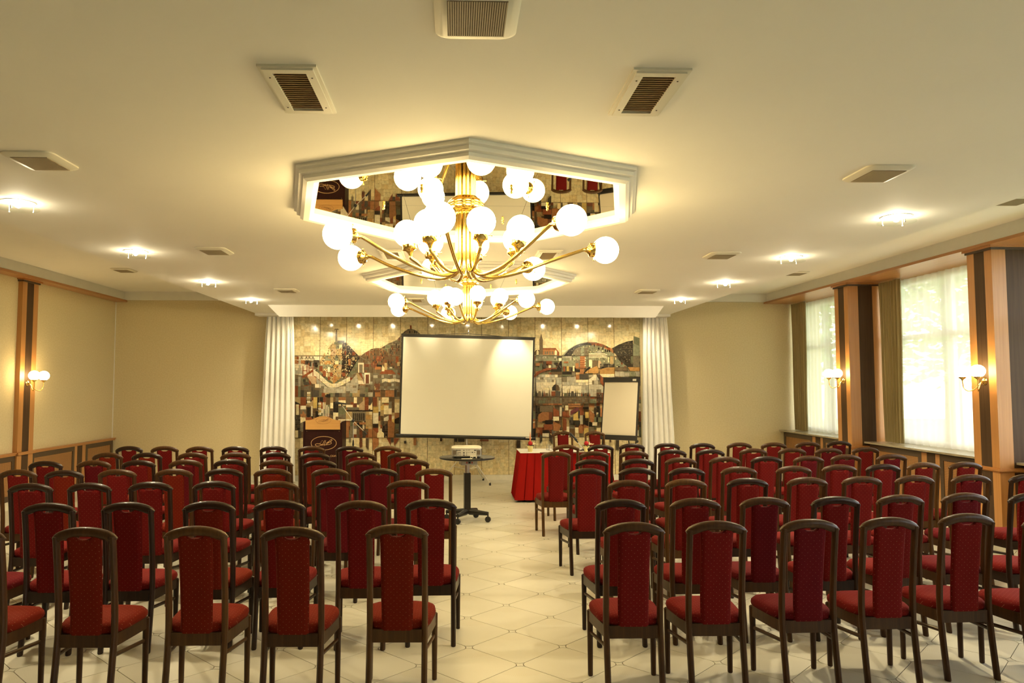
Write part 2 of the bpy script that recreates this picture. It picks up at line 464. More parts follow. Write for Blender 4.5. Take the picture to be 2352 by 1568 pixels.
# edge fascias, pelmet, cornices
struct(MB().box(XL, XL + .012, YF - .012, YF, .80, 3.335).build('trim_13', M['trimwhite']), 'thin pale corner bead')
FX0, FX1 = -6.20, 5.93
struct(MB().box(XL, FX0, YB, YF, 3.37, ZT).build('trim_1', M['fascia']), 'cream plaster fascia along the left wall')
struct(MB().box(FX1, XR + .2, YB, YF, 3.37, ZT).build('trim_2', M['fascia']), 'cream plaster fascia above the windows')
struct(MB().box(FX0, SLX0, YF - .10, YF, 3.37, ZT).build('trim_3', M['fascia']))
struct(MB().box(SLX1, FX1, YF - .10, YF, 3.37, ZT).build('trim_4', M['fascia']))
struct(MB().box(XL, FX0 + .012, YB, YF, 3.335, 3.37).build('trim_5', M['beechy']), 'orange brown wooden cornice board on the left wall')
struct(MB().box(FX1 - .012, XR, YB, YF, 3.335, 3.37).build('trim_6', M['beechy']), 'orange brown wooden soffit board above the windows')
PYP = 12.06
struct(MB().prism([(-3.085, ZS), (3.44, ZS), (3.30, 2.893), (-2.895, 2.893)], lambda a, b, d: (a, d, b), PYP, PYP + .03).build('trim_7', M['trimwhite']), 'white pelmet board hiding the mural spotlights')
for x0, x1 in ((-3.66, -2.9), (2.95, 3.95)):
    struct(MB().box(x0, x1, 13.42, 13.72, 3.04, ZS).build('trim_8', M['trimwhite']))
# skirting
struct(MB().box(XL + .001, XR, YF - .02, YF, 0, .095).build('baseboard_back', M['skirting']))
struct(MB().box(XL, XL + .045, YB, YF - .02, 0, .115).build('baseboard_left', M['skirting']))
struct(MB().box(6.23, 6.275, YB, YF - .02, 0, .10).build('baseboard_right', M['skirting']))

# left wall: wainscot, pilasters
def wainscot_panel(parent, x, y0, y1, z0, z1, sgn):
    """dark framed panel with a cane lattice; x = face, sgn = direction into the room"""
    f = MB(); t = .07; d = .016 * sgn
    xa, xb = sorted((x, x + d))
    f.box(xa, xb, y0, y0 + t, z0, z1); f.box(xa, xb, y1 - t, y1, z0, z1); f.box(xa, xb, y0 + t, y1 - t, z1 - t, z1); f.box(xa, xb, y0 + t, y1 - t, z0, z0 + t)
    p = f.build('panel_frame', M['wengey'], parent)
    xa, xb = sorted((x, x + .006 * sgn))
    MB().box(xa, xb, y0 + t, y1 - t, z0 + t, z1 - t).build('lattice', M['lattice'], p)
    return p
def stripes(parent, x, y0, y1, z0, z1, sgn, parts=(.24, .46, .30), d=.012):
    xa, xb = sorted((x, x + d * sgn)); y = y0; L = y1 - y0
    for k, p in enumerate(parts):
        MB().box(xa, xb, y, y + L * p, z0, z1).build('veneer_strip', M['beech' if k % 2 == 0 else 'wenge'], parent); y += L * p
WZ = .76
ww = struct(MB().box(XL, XL + .03, YB, YF - .02, .115, WZ).build('wall_left_wainscot', M['wengey']), 'dark wainscot along the left wall')
step = 3.03
for k in range(-5, 1):
    b0 = 10.87 + step * k; b1 = b0 + .40
    y = b1; e = min(b1 + step - .40, YF - .06)
    mid0 = b1 + 1.26
    wainscot_panel(ww, XL + .03, y + .01, mid0, .13, WZ - .005, 1)
    stripes(ww, XL + .03, mid0, mid0 + .37, .13, WZ - .005, 1)
    wainscot_panel(ww, XL + .03, mid0 + .37, e - .01, .13, WZ - .005, 1)
    t = struct(MB().box(XL, XL + .055, b0, b1, .115, 3.30).build('trim_9', M['beech']), 'striped wooden pilaster on the left wall')
    stripes(t, XL + .055, b0, b1, .80, 3.29, 1, (.28, .42, .30))
    stripes(t, XL + .055, b0, b1, .13, .755, 1, (.28, .42, .30))
    MB().box(XL, XL + .085, b0 - .02, b1 + .02, 3.29, 3.315).build('cap_board', M['wengey'], t)
    MB().box(XL, XL + .11, b0 - .04, b1 + .04, 3.315, 3.335).build('cap_board', M['beechy'], t)
capb = MB()
capb.box(XL, XL + .062, YB, YF - .005, WZ, .785); capb.box(XL, XL + .075, YB, YF - .005, .785, .802)
for k in range(-5, 1):
    b0 = 10.87 + step * k
    capb.box(XL + .06, XL + .10, b0 - .02, b0 + .42, WZ + .002, .803)
struct(capb.build('trim_10', M['beechy']), 'beech capping rail of the left wainscot')

# right wall: window bays between boxed pillars
WX = 6.66
rw = MB()
rw.box(WX - .02, XR + .3, YB, YF, -.1, .90)
rw.box(WX - .02, XR + .3, YB, YF, 3.30, 3.36)
rwall = struct(rw.build('wall_right', M['wallpaper']))
wr = struct(MB().box(6.25, 6.28, YB, YF - .02, .10, .885).build('wall_right_wainscot', M['wengey']), 'dark wainscot below the windows')
struct(MB().box(6.16, WX, YB, YF, .900, .925).build('trim_11', M['sill']), 'pale marble sill below the windows')
pill = [8.0 + step * k for k in (-4, -3, -2, -1, 0, 1)]
def wavy(x0, depth, y0, y1, z0, z1, folds, seed, flare=0.0, thick=.004):
    """hanging cloth in a plane of constant x"""
    rd = random.Random(seed); mb = MB(); n = folds * 8
    ph = [rd.uniform(-.5, .5) for _ in range(folds + 2)]; am = [rd.uniform(.55, 1.1) for _ in range(folds + 2)]
    rows = []
    for iz in range(9):
        t = iz / 8; z = z0 + (z1 - z0) * t; row = []
        for i in range(n + 1):
            u = i / n; q = u * folds; k = int(q)
            a = am[k] + (am[k + 1] - am[k]) * (q - k)
            w = math.sin(2 * math.pi * (q + ph[k] * .25 * math.sin(math.pi * (q - k)))) * depth * a
            yy = y0 + (y1 - y0) * u - flare * (1 - t) ** 1.4 * (u - .5) * -2 * 0
            row.append((x0 + w + .004 * math.sin(3.1 * z + k), yy + flare * (1 - t) * (.5 - u), z))
        rows.append(row)
    m_ = n + 1
    vs = [p for r in rows for p in r]
    fs = [(i * m_ + j, i * m_ + j + 1, (i + 1) * m_ + j + 1, (i + 1) * m_ + j) for i in range(8) for j in range(n)]
    mb.add(vs, fs)
    return mb
ordn = {1: 'far', 0: 'nearer'}
for k, p0 in enumerate(pill):
    p1 = p0 + .375
    x0 = 5.985
    t = struct(MB().box(x0, WX, p0, p1, 0, 3.30).build('trim_12', M['wenge']), 'striped wooden pillar between the windows')
    for z0, z1 in ((.86, 3.288), (.10, .815)):
        stripes(t, x0, p0, p1, z0, z1, -1, (.28, .44, .28), .010)
        xs = [x0 - .010, x0 + .15, x0 + .37, WX]
        for q in range(3):
            MB().box(xs[q], xs[q + 1], p0 - .010, p0, z0, z1).build('veneer_strip', M['beech' if q != 1 else 'wenge'], t)
            MB().box(xs[q], xs[q + 1], p1, p1 + .010, z0, z1).build('veneer_strip', M['beech' if q != 1 else 'wenge'], t)
    if k == 4: MB().box(x0 - .018, x0 - .010, p0 + .14, p0 + .21, .55, .66).build('power_outlet', M['wengey'], t, None, .002)
    MB().box(x0 - .035, WX, p0 - .035, p1 + .035, .828, .848).build('belt_moulding', M['beechy'], t)
    MB().box(x0 - .022, WX, p0 - .022, p1 + .022, .815, .862).build('belt_moulding', M['beechy'], t)
    MB().box(x0 - .025, WX, p0 - .025, p1 + .025, 3.288, 3.312).build('cap_board', M['wengey'], t)
    MB().box(x0 - .045, WX, p0 - .045, p1 + .045, 3.312, 3.335).build('cap_board', M['beechy'], t)
    # the bay beyond this pillar
    e0, e1 = p1, (pill[k + 1] if k + 1 < len(pill) else YF)
    w = struct(MB().box(WX - .02, WX + .06, e0, e0 + .07, .925, 3.31).build('window_%d' % (k + 1), M['windowframe']))
    fr = MB()
    for a in (e0 + .07, (e0 + e1) / 2 - .03, e1 - .07):
        fr.box(WX, WX + .06, a, a + .06, .925, 3.31)
    for z in (.925, 2.44, 3.25):
        fr.box(WX + .004, WX + .056, e0 + .06, e1 - .01, z, z + .07)
    fr.build('window_frame', M['windowframe'], w)
    for a, b in ((e0 + .13, (e0 + e1) / 2 - .03), ((e0 + e1) / 2 + .03, e1 - .07)):
        for z0, z1 in ((.995, 2.44), (2.51, 3.25)):
            MB().box(WX + .026, WX + .032, a, b, z0, z1).build('pane', M['pane'], w)
    wainscot_panel(wr, 6.25, e0 + .03, e0 + 1.02, .12, .88, -1)
    stripes(wr, 6.25, e0 + 1.02, e0 + 1.40, .12, .88, -1)
    wainscot_panel(wr, 6.25, e0 + 1.40, e1 - .03, .12, .88, -1)
    # sky portal of the window opening
    la = bpy.data.lights.new('window_portal', 'AREA'); la.shape = 'RECTANGLE'; la.size = 2.4; la.size_y = e1 - e0; la.cycles.is_portal = True
    lo = link('window_portal', la); lo.location = (WX + .10, (e0 + e1) / 2, 2.1); lo.rotation_euler = (0, R(90), 0)
    # cloth
    dw = .56
    if k < 4:
        continue
    where = {5: 'by the back wall corner', 4: 'beside the farther striped pillar'}[k]
    s_ = wavy(6.555, .018, e0 + .02, e1 - dw + .22, .935, 3.318, 15, 40 + k).build('sheer_curtain', M['sheer'], None, 60)
    tag(s_, {5: 'white sheer curtain of the farthest window, half behind a pillar', 4: 'white sheer curtain of the big window between the two pillars'}[k], 'curtain', 'sheer window curtains')
    d_ = wavy(6.455, .030, e1 - dw, e1 - .03, .93, 3.325, 7, 70 + k, .08).build('drape', M['drape'], None, 60)
    tag(d_, 'olive green drape hanging ' + where, 'drape', 'olive window drapes')

# outside: lawn, path and trees
struct(MB().box(XR + .35, 60, -30, 50, -.6, -.5).build('ground', M['lawn']), 'lawn outside the windows')
struct(MB().box(10, 15, -30, 50, -.5, -.49).build('pavement', M['pavement']), 'pale path outside the windows')
def tree(x, y, h, r, seed, label):
    rd = random.Random(seed); t = thing('tree', label, 'tree', (x, y, -.5), 0, 'trees outside the windows')
    tr = MB().tube([(0,0,0), (.05,.03,h*.3), (-.04,.02,h*.55), (.03,-.05,h*.8)], [.19,.15,.10,.05], 8)
    for q in range(6):
        a = rd.uniform(0, 6.28); z = h * rd.uniform(.35, .7)
        tr.tube([(0,0,z), (math.cos(a)*r*.4, math.sin(a)*r*.4, z + h*.12), (math.cos(a)*r*.8, math.sin(a)*r*.8, z + h*.2)], [.06,.04,.015], 6)
    tr.build('trunk', M['bark'], t, 60)
    lv = MB()
    for q in range(5200):
        a = rd.uniform(0, 6.28); u = rd.uniform(-1, 1); k = rd.random() ** .4; s = math.sqrt(1 - u * u)
        c = Vector((math.cos(a) * s * r * k, math.sin(a) * s * r * k, h * .66 + u * k * h * .36))
        if rd.random() < .25: continue
        e = Matrix.Rotation(rd.uniform(0, 6.28), 3, 'Z') @ Matrix.Rotation(rd.uniform(-1.2, 1.2), 3, 'X')
        g = rd.uniform(.16, .30)
        lv.add([c + e @ Vector(q_) for q_ in ((-g*.5,0,0), (0,-g*.3,.01), (g*.5,0,0), (0,g*.3,.01))], [(0,1,2,3)])
    lv.build('crown', M['treeleaf'], t)
tree(10.2, 14.9, 7.2, 2.4, 1, 'leafy green tree seen through the middle of the big sheer curtain')
tree(10.6, 20.7, 7.4, 2.6, 2, 'leafy green tree seen through the sheer curtain of the farthest window')

# ------------------------------------------------------------------ the mural
YW = YF                                                # wall face
MX = [-3.06 + .5065 * i for i in range(14)]
def mpx(x, y):
    p = at_y(x, y, YW - .012); return p.x, p.z
colx = [671.5, 733.5, 794.6, 856.6, 919, 982, 1044, 1106.6, 1168.4, 1229.5, 1290.5, 1351.5, 1411.6, 1472]
rowy = [700, 817, 911.3, 1004.5, 1090.5]
gx = [mpx(x, 900)[0] for x in colx]
gz = [mpx(1070, y)[1] for y in rowy]
gz[0] = 3.07
mural = thing('stone_mural', 'stone inlay mural of a hilly riverside city covering the back wall', 'mural', (0, -.002, 0))
PAL = {'c': (.70,.60,.355), 't': (.50,.36,.17), 'r': (.27,.085,.035), 'o': (.42,.19,.075), 'b': (.15,.095,.048), 'k': (.028,.022,.016), 'g': (.22,.185,.12),
       'v': (.17,.175,.10), 'w': (.66,.58,.40), 'y': (.52,.36,.11), 'd': (.085,.070,.050), 'l': (.47,.43,.32), 'p': (.54,.38,.22), 'B': (.20,.075,.040),
       'G': (.17,.125,.072), 'u': (.20,.06,.06), 'V': (.27,.27,.17), 'O': (.48,.27,.09), 'K': (.055,.048,.034), 'S': (.60,.485,.265)}
for k_ in 'trobgvdlpBGuVOK': PAL[k_] = tuple(q * .80 for q in PAL[k_])
rm = random.Random(11)
def shade(k, amt=.16):
    c = PAL[k]; q = 1 + rm.uniform(-amt, amt); h = rm.uniform(-.04, .04)
    return (c[0] * q * (1 + h), c[1] * q, c[2] * q * (1 - h), 1)
STONES = []                                            # (area, polygon, d1, colour)
def clip(poly, x0, x1, z0, z1):
    def cut(pts, f, ip):
        out = []
        for i, p in enumerate(pts):
            q = pts[i - 1]; a, b = f(q), f(p)
            if b:
                if not a: out.append(ip(q, p))
                out.append(p)
            elif a: out.append(ip(q, p))
        return out
    lx = lambda v: (lambda q, p: (v, q[1] + (p[1] - q[1]) * (v - q[0]) / (p[0] - q[0])))
    lz = lambda v: (lambda q, p: (q[0] + (p[0] - q[0]) * (v - q[1]) / (p[1] - q[1]), v))
    for f, ip in ((lambda p: p[0] >= x0, lx(x0)), (lambda p: p[0] <= x1, lx(x1)), (lambda p: p[1] >= z0, lz(z0)), (lambda p: p[1] <= z1, lz(z1))):
        poly = cut(poly, f, ip)
        if len(poly) < 3: return []
    return poly
def area(p):
    return abs(sum(p[i - 1][0] * p[i][1] - p[i][0] * p[i - 1][1] for i in range(len(p)))) / 2
def clean(p):
    out = []
    for q in p:
        if not out or abs(q[0] - out[-1][0]) + abs(q[1] - out[-1][1]) > 4e-4: out.append(q)
    if len(out) > 1 and abs(out[0][0] - out[-1][0]) + abs(out[0][1] - out[-1][1]) < 4e-4: out.pop()
    return out
IDX = [0]
GAP = .0036
def put(poly, key, layer, amt=.16):
    poly = clean(poly)
    if len(poly) < 3: return
    a = area(poly)
    if a < 6e-5: return
    STONES.append((a, poly, layer, shade(key, amt)))
def cells():
    for i in range(13):
        for j in range(4):
            yield i, j, gx[i] + GAP, gx[i + 1] - GAP, gz[j + 1] + GAP, gz[j] - GAP
def feature(pts, key, cell=None, mixk=None, amt=.16, px=True):
    """a figure of the picture, cut at the panel joints and, when large, into stones of about `cell` metres"""
    IDX[0] += 1; layer = .0085 + .00013 * IDX[0]
    poly = [mpx(*p) for p in pts] if px else pts
    xs = [p[0] for p in poly]; zs = [p[1] for p in poly]
    for i, j, x0, x1, z0, z1 in cells():
        if max(xs) < x0 or min(xs) > x1 or max(zs) < z0 or min(zs) > z1: continue
        q = clip(poly, x0, x1, z0, z1)
        if not q: continue
        if not cell: put(q, key, layer, amt); continue
        z = z0
        while z < z1:
            hz = cell * rm.uniform(.6, 1.5); x = x0
            while x < x1:
                wx = cell * rm.uniform(.55, 1.4)
                r = clip(q, x + .0012, min(x + wx, x1) - .0012, z + .0012, min(z + hz, z1) - .0012)
                if r: put(r, rm.choice(mixk) if mixk and rm.random() < .55 else key, layer, amt)
                x += wx
            z += hz
# panels behind the stones
MB().box(gx[0], gx[-1], YW - .0012, YW, gz[-1], gz[0]).build('mural_backing', M['grout'], mural)
for i, j, x0, x1, z0, z1 in cells():
    MB().box(x0, x1, YW - .004, YW - .0014, z0, z1).build('mural_panel', M['muralgrout'], mural)
# base stones: irregular cream blocks in the sky and at the foot, a patchwork of blocks in the city
def split(rect, n, out, minw):
    x0, x1, z0, z1 = rect; w, h = x1 - x0, z1 - z0
    if n <= 1 or (w < minw * 1.9 and h < minw * 1.9): out.append(rect); return
    t = rm.uniform(.32, .68)
    if (w > h * rm.uniform(.75, 1.35) and w > minw * 1.9) or h < minw * 1.9:
        m_ = x0 + w * t; split((x0, m_, z0, z1), n * t, out, minw); split((m_, x1, z0, z1), n * (1 - t), out, minw)
    else:
        m_ = z0 + h * t; split((x0, x1, z0, m_), n * t, out, minw); split((x0, x1, m_, z1), n * (1 - t), out, minw)
def jitter_poly(r, amt):
    x0, x1, z0, z1 = r; g = .0011
    x0 += g; x1 -= g; z0 += g; z1 -= g
    a = min(x1 - x0, z1 - z0) * amt
    pts = []
    for (cx, cz, sx, sz) in ((x0, z0, 1, 1), (x1, z0, -1, 1), (x1, z1, -1, -1), (x0, z1, 1, -1)):
        if rm.random() < .16:
            p, q = rm.uniform(.2, 1) * a, rm.uniform(.2, 1) * a
            pair = [(cx, cz + sz * q), (cx + sx * p, cz)]
            if (sx > 0) != (sz > 0): pair.reverse()
            pts += pair
        else: pts.append((cx, cz))
    return pts
for i, j, x0, x1, z0, z1 in cells():
    out = []
    if j in (0, 3):
        split((x0, x1, z0, z1), 30 if j == 0 else 34, out, .042)
        for r in out: put(jitter_poly(r, .30), 'c' if rm.random() < .8 else 'S', .008, .07)
    else:
        x = x0
        while x < x1 - .01:
            w = min(rm.uniform(.032, .115), x1 - x)
            if x1 - x - w < .03: w = x1 - x
            z = z0
            while z < z1 - .005:
                h = min(rm.uniform(.045, .21), z1 - z)
                if z1 - z - h < .03: h = z1 - z
                left = x + w / 2 < .3
                keys = 'ccttrroobbkkggvwwyGGdB' if j == 2 else 'ggvvGGlbbtrod'
                a, b = rm.choice(keys), rm.choice(keys)
                r = (x + .0010, x + w - .0010, z + .0010, z + h - .0010)
                if rm.random() < .22 and h > .08:
                    f = rm.uniform(.3, .7); zc = r[2] + (r[3] - r[2]) * f
                    zd = zc + rm.choice((-1, 1)) * w * .5
                    zd = max(r[2] + .01, min(r[3] - .01, zd))
                    put([(r[0], r[2]), (r[1], r[2]), (r[1], zd - .001), (r[0], zc - .001)], a, .008)
                    put([(r[0], zc + .001), (r[1], zd + .001), (r[1], r[3]), (r[0], r[3])], b, .008)
                else:
                    put([(r[0], r[2]), (r[1], r[2]), (r[1], r[3]), (r[0], r[3])], a, .008)
                z += h
            x += w
def inside(p, poly):
    c = False
    for i in range(len(poly)):
        a, b = poly[i - 1], poly[i]
        if (a[1] > p[1]) != (b[1] > p[1]) and p[0] < (b[0] - a[0]) * (p[1] - a[1]) / (b[1] - a[1]) + a[0]: c = not c
    return c
def speckle(pts, n, keys, size, upright=False):
    """small broken shards scattered over a figure"""
    poly = [mpx(*p) for p in pts]; xs = [p[0] for p in poly]; zs = [p[1] for p in poly]
    IDX[0] += 1; layer = .0085 + .00013 * IDX[0]; k = 0
    for _ in range(n * 6):
        if k >= n: break
        c = (rm.uniform(min(xs), max(xs)), rm.uniform(min(zs), max(zs)))
        if not inside(c, poly): continue
        g = size * rm.uniform(.5, 1.3)
        if upright: q = [(c[0] - g * .35, c[1] - g), (c[0] + g * .35, c[1] - g), (c[0] + g * .35, c[1] + g), (c[0] - g * .35, c[1] + g)]
        else:
            a0 = rm.uniform(0, 6.28); m_ = rm.choice((3, 4, 4, 5)); q = []
            for i in range(m_):
                a = a0 + 2 * math.pi * (i + rm.uniform(-.25, .25)) / m_; e = g * rm.uniform(.6, 1.1)
                q.append((c[0] + e * math.cos(a) * .8, c[1] + e * math.sin(a)))
        put(q, rm.choice(keys), layer + .00001 * k, .2); k += 1
ZA = lambda *p: [(660 + x / 8.711, 730 + y / 8.711) for x, y in p]
ZB = lambda *p: [(660 + x / 7.84, 900 + y / 7.84) for x, y in p]
ZC = lambda *p: [(1220 + x / 8.711, 730 + y / 8.711) for x, y in p]
ZD = lambda *p: [(1220 + x / 7.465, 890 + y / 7.465) for x, y in p]
def rc(Z, x0, y0, x1, y1): return Z((x0, y0), (x1, y0), (x1, y1), (x0, y1))
f = feature
# left half: cream strip below the sky, river, hills
f(rc(ZA, 135, 768, 720, 850), 'w', .07)
f(ZA((580,1190),(800,1390),(1010,1400),(1260,1265),(1400,1110),(1690,1100),(1690,1330),(1420,1330),(1400,1500),(670,1500),(580,1260)), 'l', .06, 'lgl', .10)
f(ZA((150,915),(300,915),(420,945),(520,1010),(520,1165),(400,1165),(150,1125)), 'w', .05, 'wl', .08)
f(ZA((1880,600),(2000,520),(2190,440),(2280,340),(2300,300),(2300,1100),(2160,1100),(2110,900),(2060,760),(1980,660)), 'G', .11, 'Ggvb'); speckle(ZA((1980,600),(2190,460),(2280,380),(2280,1080),(2160,1050),(2110,880),(2040,700)), 46, 'rBdkb', .022, True)
f(ZA((1460,790),(1420,840),(1380,1095),(1690,1095),(1700,900),(1600,850)), 'G', .055, 'GbBg')
f(ZA((1460,765),(1560,690),(1680,620),(1790,600),(1880,605),(1980,660),(2060,760),(2110,900),(2160,980),(1700,1000),(1650,880),(1500,790)), 'b', .10, 'BbGb'); speckle(ZA((1560,740),(1680,650),(1790,620),(1880,625),(1980,700),(2060,800),(2110,940),(1720,960),(1600,800)), 95, 'rrBdkGo', .020, True)
hl = ZA((590,1010),(700,760),(900,500),(1100,520),(1080,1190),(930,1310)); f(hl, 't', .11, 'tOVpcV', .14); speckle(hl, 190, 'kkddvvcOo', .017)
hl = ZA((1100,490),(1170,490),(1460,790),(1180,1205),(1080,1190)); f(hl, 'k', .10, 'kdkb', .2); speckle(hl, 150, 'cttrBSrc', .013)
f(ZA((930,1310),(1180,1205),(1420,830),(1385,1095)), 'v', .05, 'vVg')
f(ZA((590,1010),(930,1310),(880,1318),(830,1290),(555,1055)), 'v', .05, 'vVd')
f(rc(ZA, 940, 480, 1098, 532), 'v'); f(rc(ZA, 1005, 453, 1140, 496), 'd')
f(ZA((965,320),(992,320),(1003,478),(957,478)), 'g'); f(ZA((975,238),(995,238),(992,320),(968,320)), 'b'); f(ZA((938,238),(958,216),(1012,216),(1032,238),(1005,232),(965,232)), 'd')
f(ZA((520,1030),(600,1080),(830,1290),(900,1315),(1000,1300),(1255,1170),(1255,1262),(1010,1387),(870,1397),(800,1372),(560,1165),(520,1165)), 'w', .045, 'wc', .07)
f(ZA((390,1165),(520,1165),(580,1200),(580,1320),(500,1320)), 'p'); f(rc(ZA, 555, 1320, 670, 1395), 'w')
f(ZA((270,1220),(380,1215),(450,1330),(350,1350)), 'v', .05, 'vd')
for a in (270, 365, 425, 495): f(ZA((a-14,828),(a+8,770),(a+24,770),(a+44,828),(a+28,828),(a+15,795),(a+2,828)), 'g')
f(rc(ZA, 135, 770, 228, 832), 'r'); f(rc(ZA, 150, 775, 190, 830), 'O'); f(ZA((145,840),(190,840),(225,905),(145,905)), 'o')
f(rc(ZA, 270, 845, 345, 910), 'o'); f(rc(ZA, 355, 840, 440, 930), 'd', .03, 'dkg'); f(ZA((522,838),(640,842),(605,1000),(522,955)), 'd', .05, 'dkg')
for a, y0, y1 in ((305,960,1200),(384,950,1200),(425,900,1100),(505,900,1160)): f(rc(ZA, a, y0, a + 17, y1), 'r')
f(ZA((290,1172),(520,1018),(520,1072),(310,1207)), 'r'); f(rc(ZA, 305, 1045, 400, 1060), 'r'); f(rc(ZA, 425, 995, 520, 1011), 'r')
for r_, k in (((635,960,705,1065),'r'),((710,1060,775,1170),'r'),((855,1090,905,1165),'r'),((810,980,856,1080),'w'),((810,1175,855,1240),'r'),((930,1150,972,1250),'o'),((1222,820,1268,950),'o'),((1100,1100,1160,1170),'r'),((1300,790,1350,850),'t'),((1150,660,1180,740),'r'),((1300,680,1350,745),'r')): f(rc(ZA, *r_), k)
f(rc(ZA, 1416, 895, 1532, 1096), 'w'); f(rc(ZA, 1440, 930, 1508, 1096), 'g')
f(rc(ZA, 1542, 1097, 1657, 1312), 'w'); f(rc(ZA, 1566, 1131, 1635, 1312), 'B')
f(ZA((1380,1100),(1425,1110),(1545,1315),(1420,1255)), 't'); f(ZA((1425,1100),(1482,1100),(1542,1275)), 'r'); f(ZA((1420,1250),(1500,1250),(1545,1322),(1420,1322)), 'w')
f(ZA((1660,1100),(2170,1100),(2262,1150),(2262,1440),(1660,1440)), 'g', .07, 'gGl', .1)
f(ZA((1890,1230),(1960,1210),(2050,1225),(2150,1210),(2250,1230),(2250,1290),(2150,1266),(2040,1290),(1960,1266),(1890,1300)), 'w', .05, 'wc', .08)
for a in (1745, 1820): f(ZA((a,1312),(a+13,1228),(a+26,1312)), 'b')
f(rc(ZA, 1738, 1312, 1852, 1480), 'B', .03, 'Bbrt')
f(ZA((1840,1122),(1900,1040),(2100,1040),(2172,1122)), 'r'); f(ZA((1742,1032),(1772,970),(1872,970),(1872,1032)), 'o'); f(ZA((1890,1000),(1905,945),(1942,1000),(1942,1066),(1890,1066)), 'c'); f(rc(ZA, 1942, 900, 1997, 1040), 't')
f(rc(ZA, 1790, 935, 1890, 975), 'k'); f(rc(ZA, 2170, 770, 2225, 900), 'r'); f(rc(ZA, 2200, 880, 2250, 960), 't'); f(rc(ZA, 2045, 980, 2100, 1010), 'w')
# dome behind the left end of the screen
f([(924,766),(930,760),(937,756),(944,755),(952,757),(959,761),(966,767)], 'd', .05, 'dGk'); f([(941.5,747),(945.5,747),(945.5,755),(941.5,755)], 'r')
# left, lower band of houses
for a, y0, y1, k in ((355,0,415,'w'),): 
    for q in range(6): f(rc(ZB, 355, q * 40, 415, q * 40 + 34), 'w' if q % 2 == 0 else 't')
for a in (640, 672, 704, 736): f(rc(ZB, a, 185 + (a - 640) * .8, a + 18, 440), 'w')
for q in range(5): f(rc(ZB, 558, 190 + q * 46, 608, 228 + q * 46), 'w' if q % 2 == 0 else 'y')
f(rc(ZB, 358, 280, 410, 450), 'k'); f(ZB((508,345),(556,345),(556,420),(508,470)), 'k'); f(rc(ZB, 430, 250, 455, 435), 'w'); f(rc(ZB, 160, 222, 208, 412), 'c')
f(rc(ZB, 705, 38, 775, 90), 'k'); f(rc(ZB, 145, 415, 235, 700), 'd', .035, 'dkG'); f(rc(ZB, 145, 690, 195, 828), 'c'); f(rc(ZB, 198, 700, 250, 828), 'd')
f(ZB((280,330),(350,450),(260,450)), 'o'); f(ZB((330,455),(440,455),(465,500),(330,500)), 'r')
f(rc(ZB, 1165, 352, 1412, 518), 'g'); 
for q in range(6): f(rc(ZB, 1188 + q * 36, 380, 1210 + q * 36, 512), 'k')
f(ZB((1050,328),(1215,328),(1295,316),(1350,328),(1532,328),(1532,350),(1050,350)), 'k'); f(rc(ZB, 1050, 352, 1165, 490), 't'); f(rc(ZB, 1005, 490, 1166, 516), 'w'); f(rc(ZB, 1412, 352, 1530, 660), 't', .09, 'tcO')
f(ZB((1810,500),(1940,560),(1915,826),(1810,826)), 'o'); f(rc(ZB, 1045, 540, 1110, 828), 'o'); f(rc(ZB, 1110, 760, 1146, 900), 'g'); f(rc(ZB, 1300, 545, 1412, 585), 'o')
f(ZB((1460,660),(1540,670),(1645,760),(1645,950),(1540,1062),(1535,830),(1460,826)), 'o'); f(rc(ZB, 1300, 640, 1352, 960), 'B', .022, 'Brb'); f(ZB((1352,688),(1422,745),(1405,826),(1352,826)), 'd')
f(ZB((1415,830),(1465,830),(1465,1042),(1415,985)), 'b'); f(ZB((1790,830),(1862,830),(1862,962)), 'r'); f(ZB((1915,830),(2022,830),(1925,972)), 'r'); f(rc(ZB, 1867, 830, 1914, 902), 'd')
f(ZB((1300,960),(1352,960),(1352,985),(1310,1005)), 'B'); f(rc(ZB, 1705, 520, 1808, 826), 'd', .035, 'dGk'); f(ZB((1620,740),(1680,690),(1740,740),(1740,826),(1620,826)), 'c'); f(rc(ZB, 1535, 95, 1615, 250), 'r'); f(rc(ZB, 1705, 95, 1830, 195), 'c'); f(rc(ZB, 1060, 230, 1180, 275), 'w')
f(ZB((1290,230),(1395,130),(1395,325),(1290,325)), 'p'); f(ZB((1495,240),(1533,180),(1533,320),(1495,320)), 'c'); f(rc(ZB, 1080, 275, 1290, 322), 'g')
# right half
f(ZC((40,1130),(610,1130),(610,1170),(960,1170),(1300,1130),(1400,1180),(1760,1180),(1760,1568),(40,1568)), 'l', .065, 'llgw', .10)
f(ZC((165,440),(198,315),(232,440),(232,735),(165,735)), 'G'); f(ZC((232,602),(490,602),(560,690),(560,750),(512,750),(490,640),(232,640)), 'r'); f(rc(ZC, 232, 632, 500, 737), 'o')
for a in (270, 310, 360, 410): f(ZC((a,725),(a,680),(a+14,665),(a+28,680),(a+28,725)), 'g')
f(ZC((55,690),(100,640),(165,640),(165,738),(55,738)), 'b')
for a in (104, 468): f(ZC((a,738),(a,670),(a+22,638),(a+45,670),(a+45,738)), 'c')
f(ZC((100,740),(510,740),(525,862),(85,862)), 'V', .06, 'Vlg', .08)
for a in range(130, 480, 60): f(rc(ZC, a, 775, a + 24, 808), 'g')
f(ZC((600,765),(700,660),(850,560),(1000,500),(1140,485),(1300,495),(1450,540),(1600,610),(1665,650),(1665,985),(620,985)), 'V', .12, 'VvgV'); speckle(ZC((800,700),(900,600),(1140,550),(1400,600),(1640,720),(1650,900),(700,900)), 130, 'vvkdclG', .015)
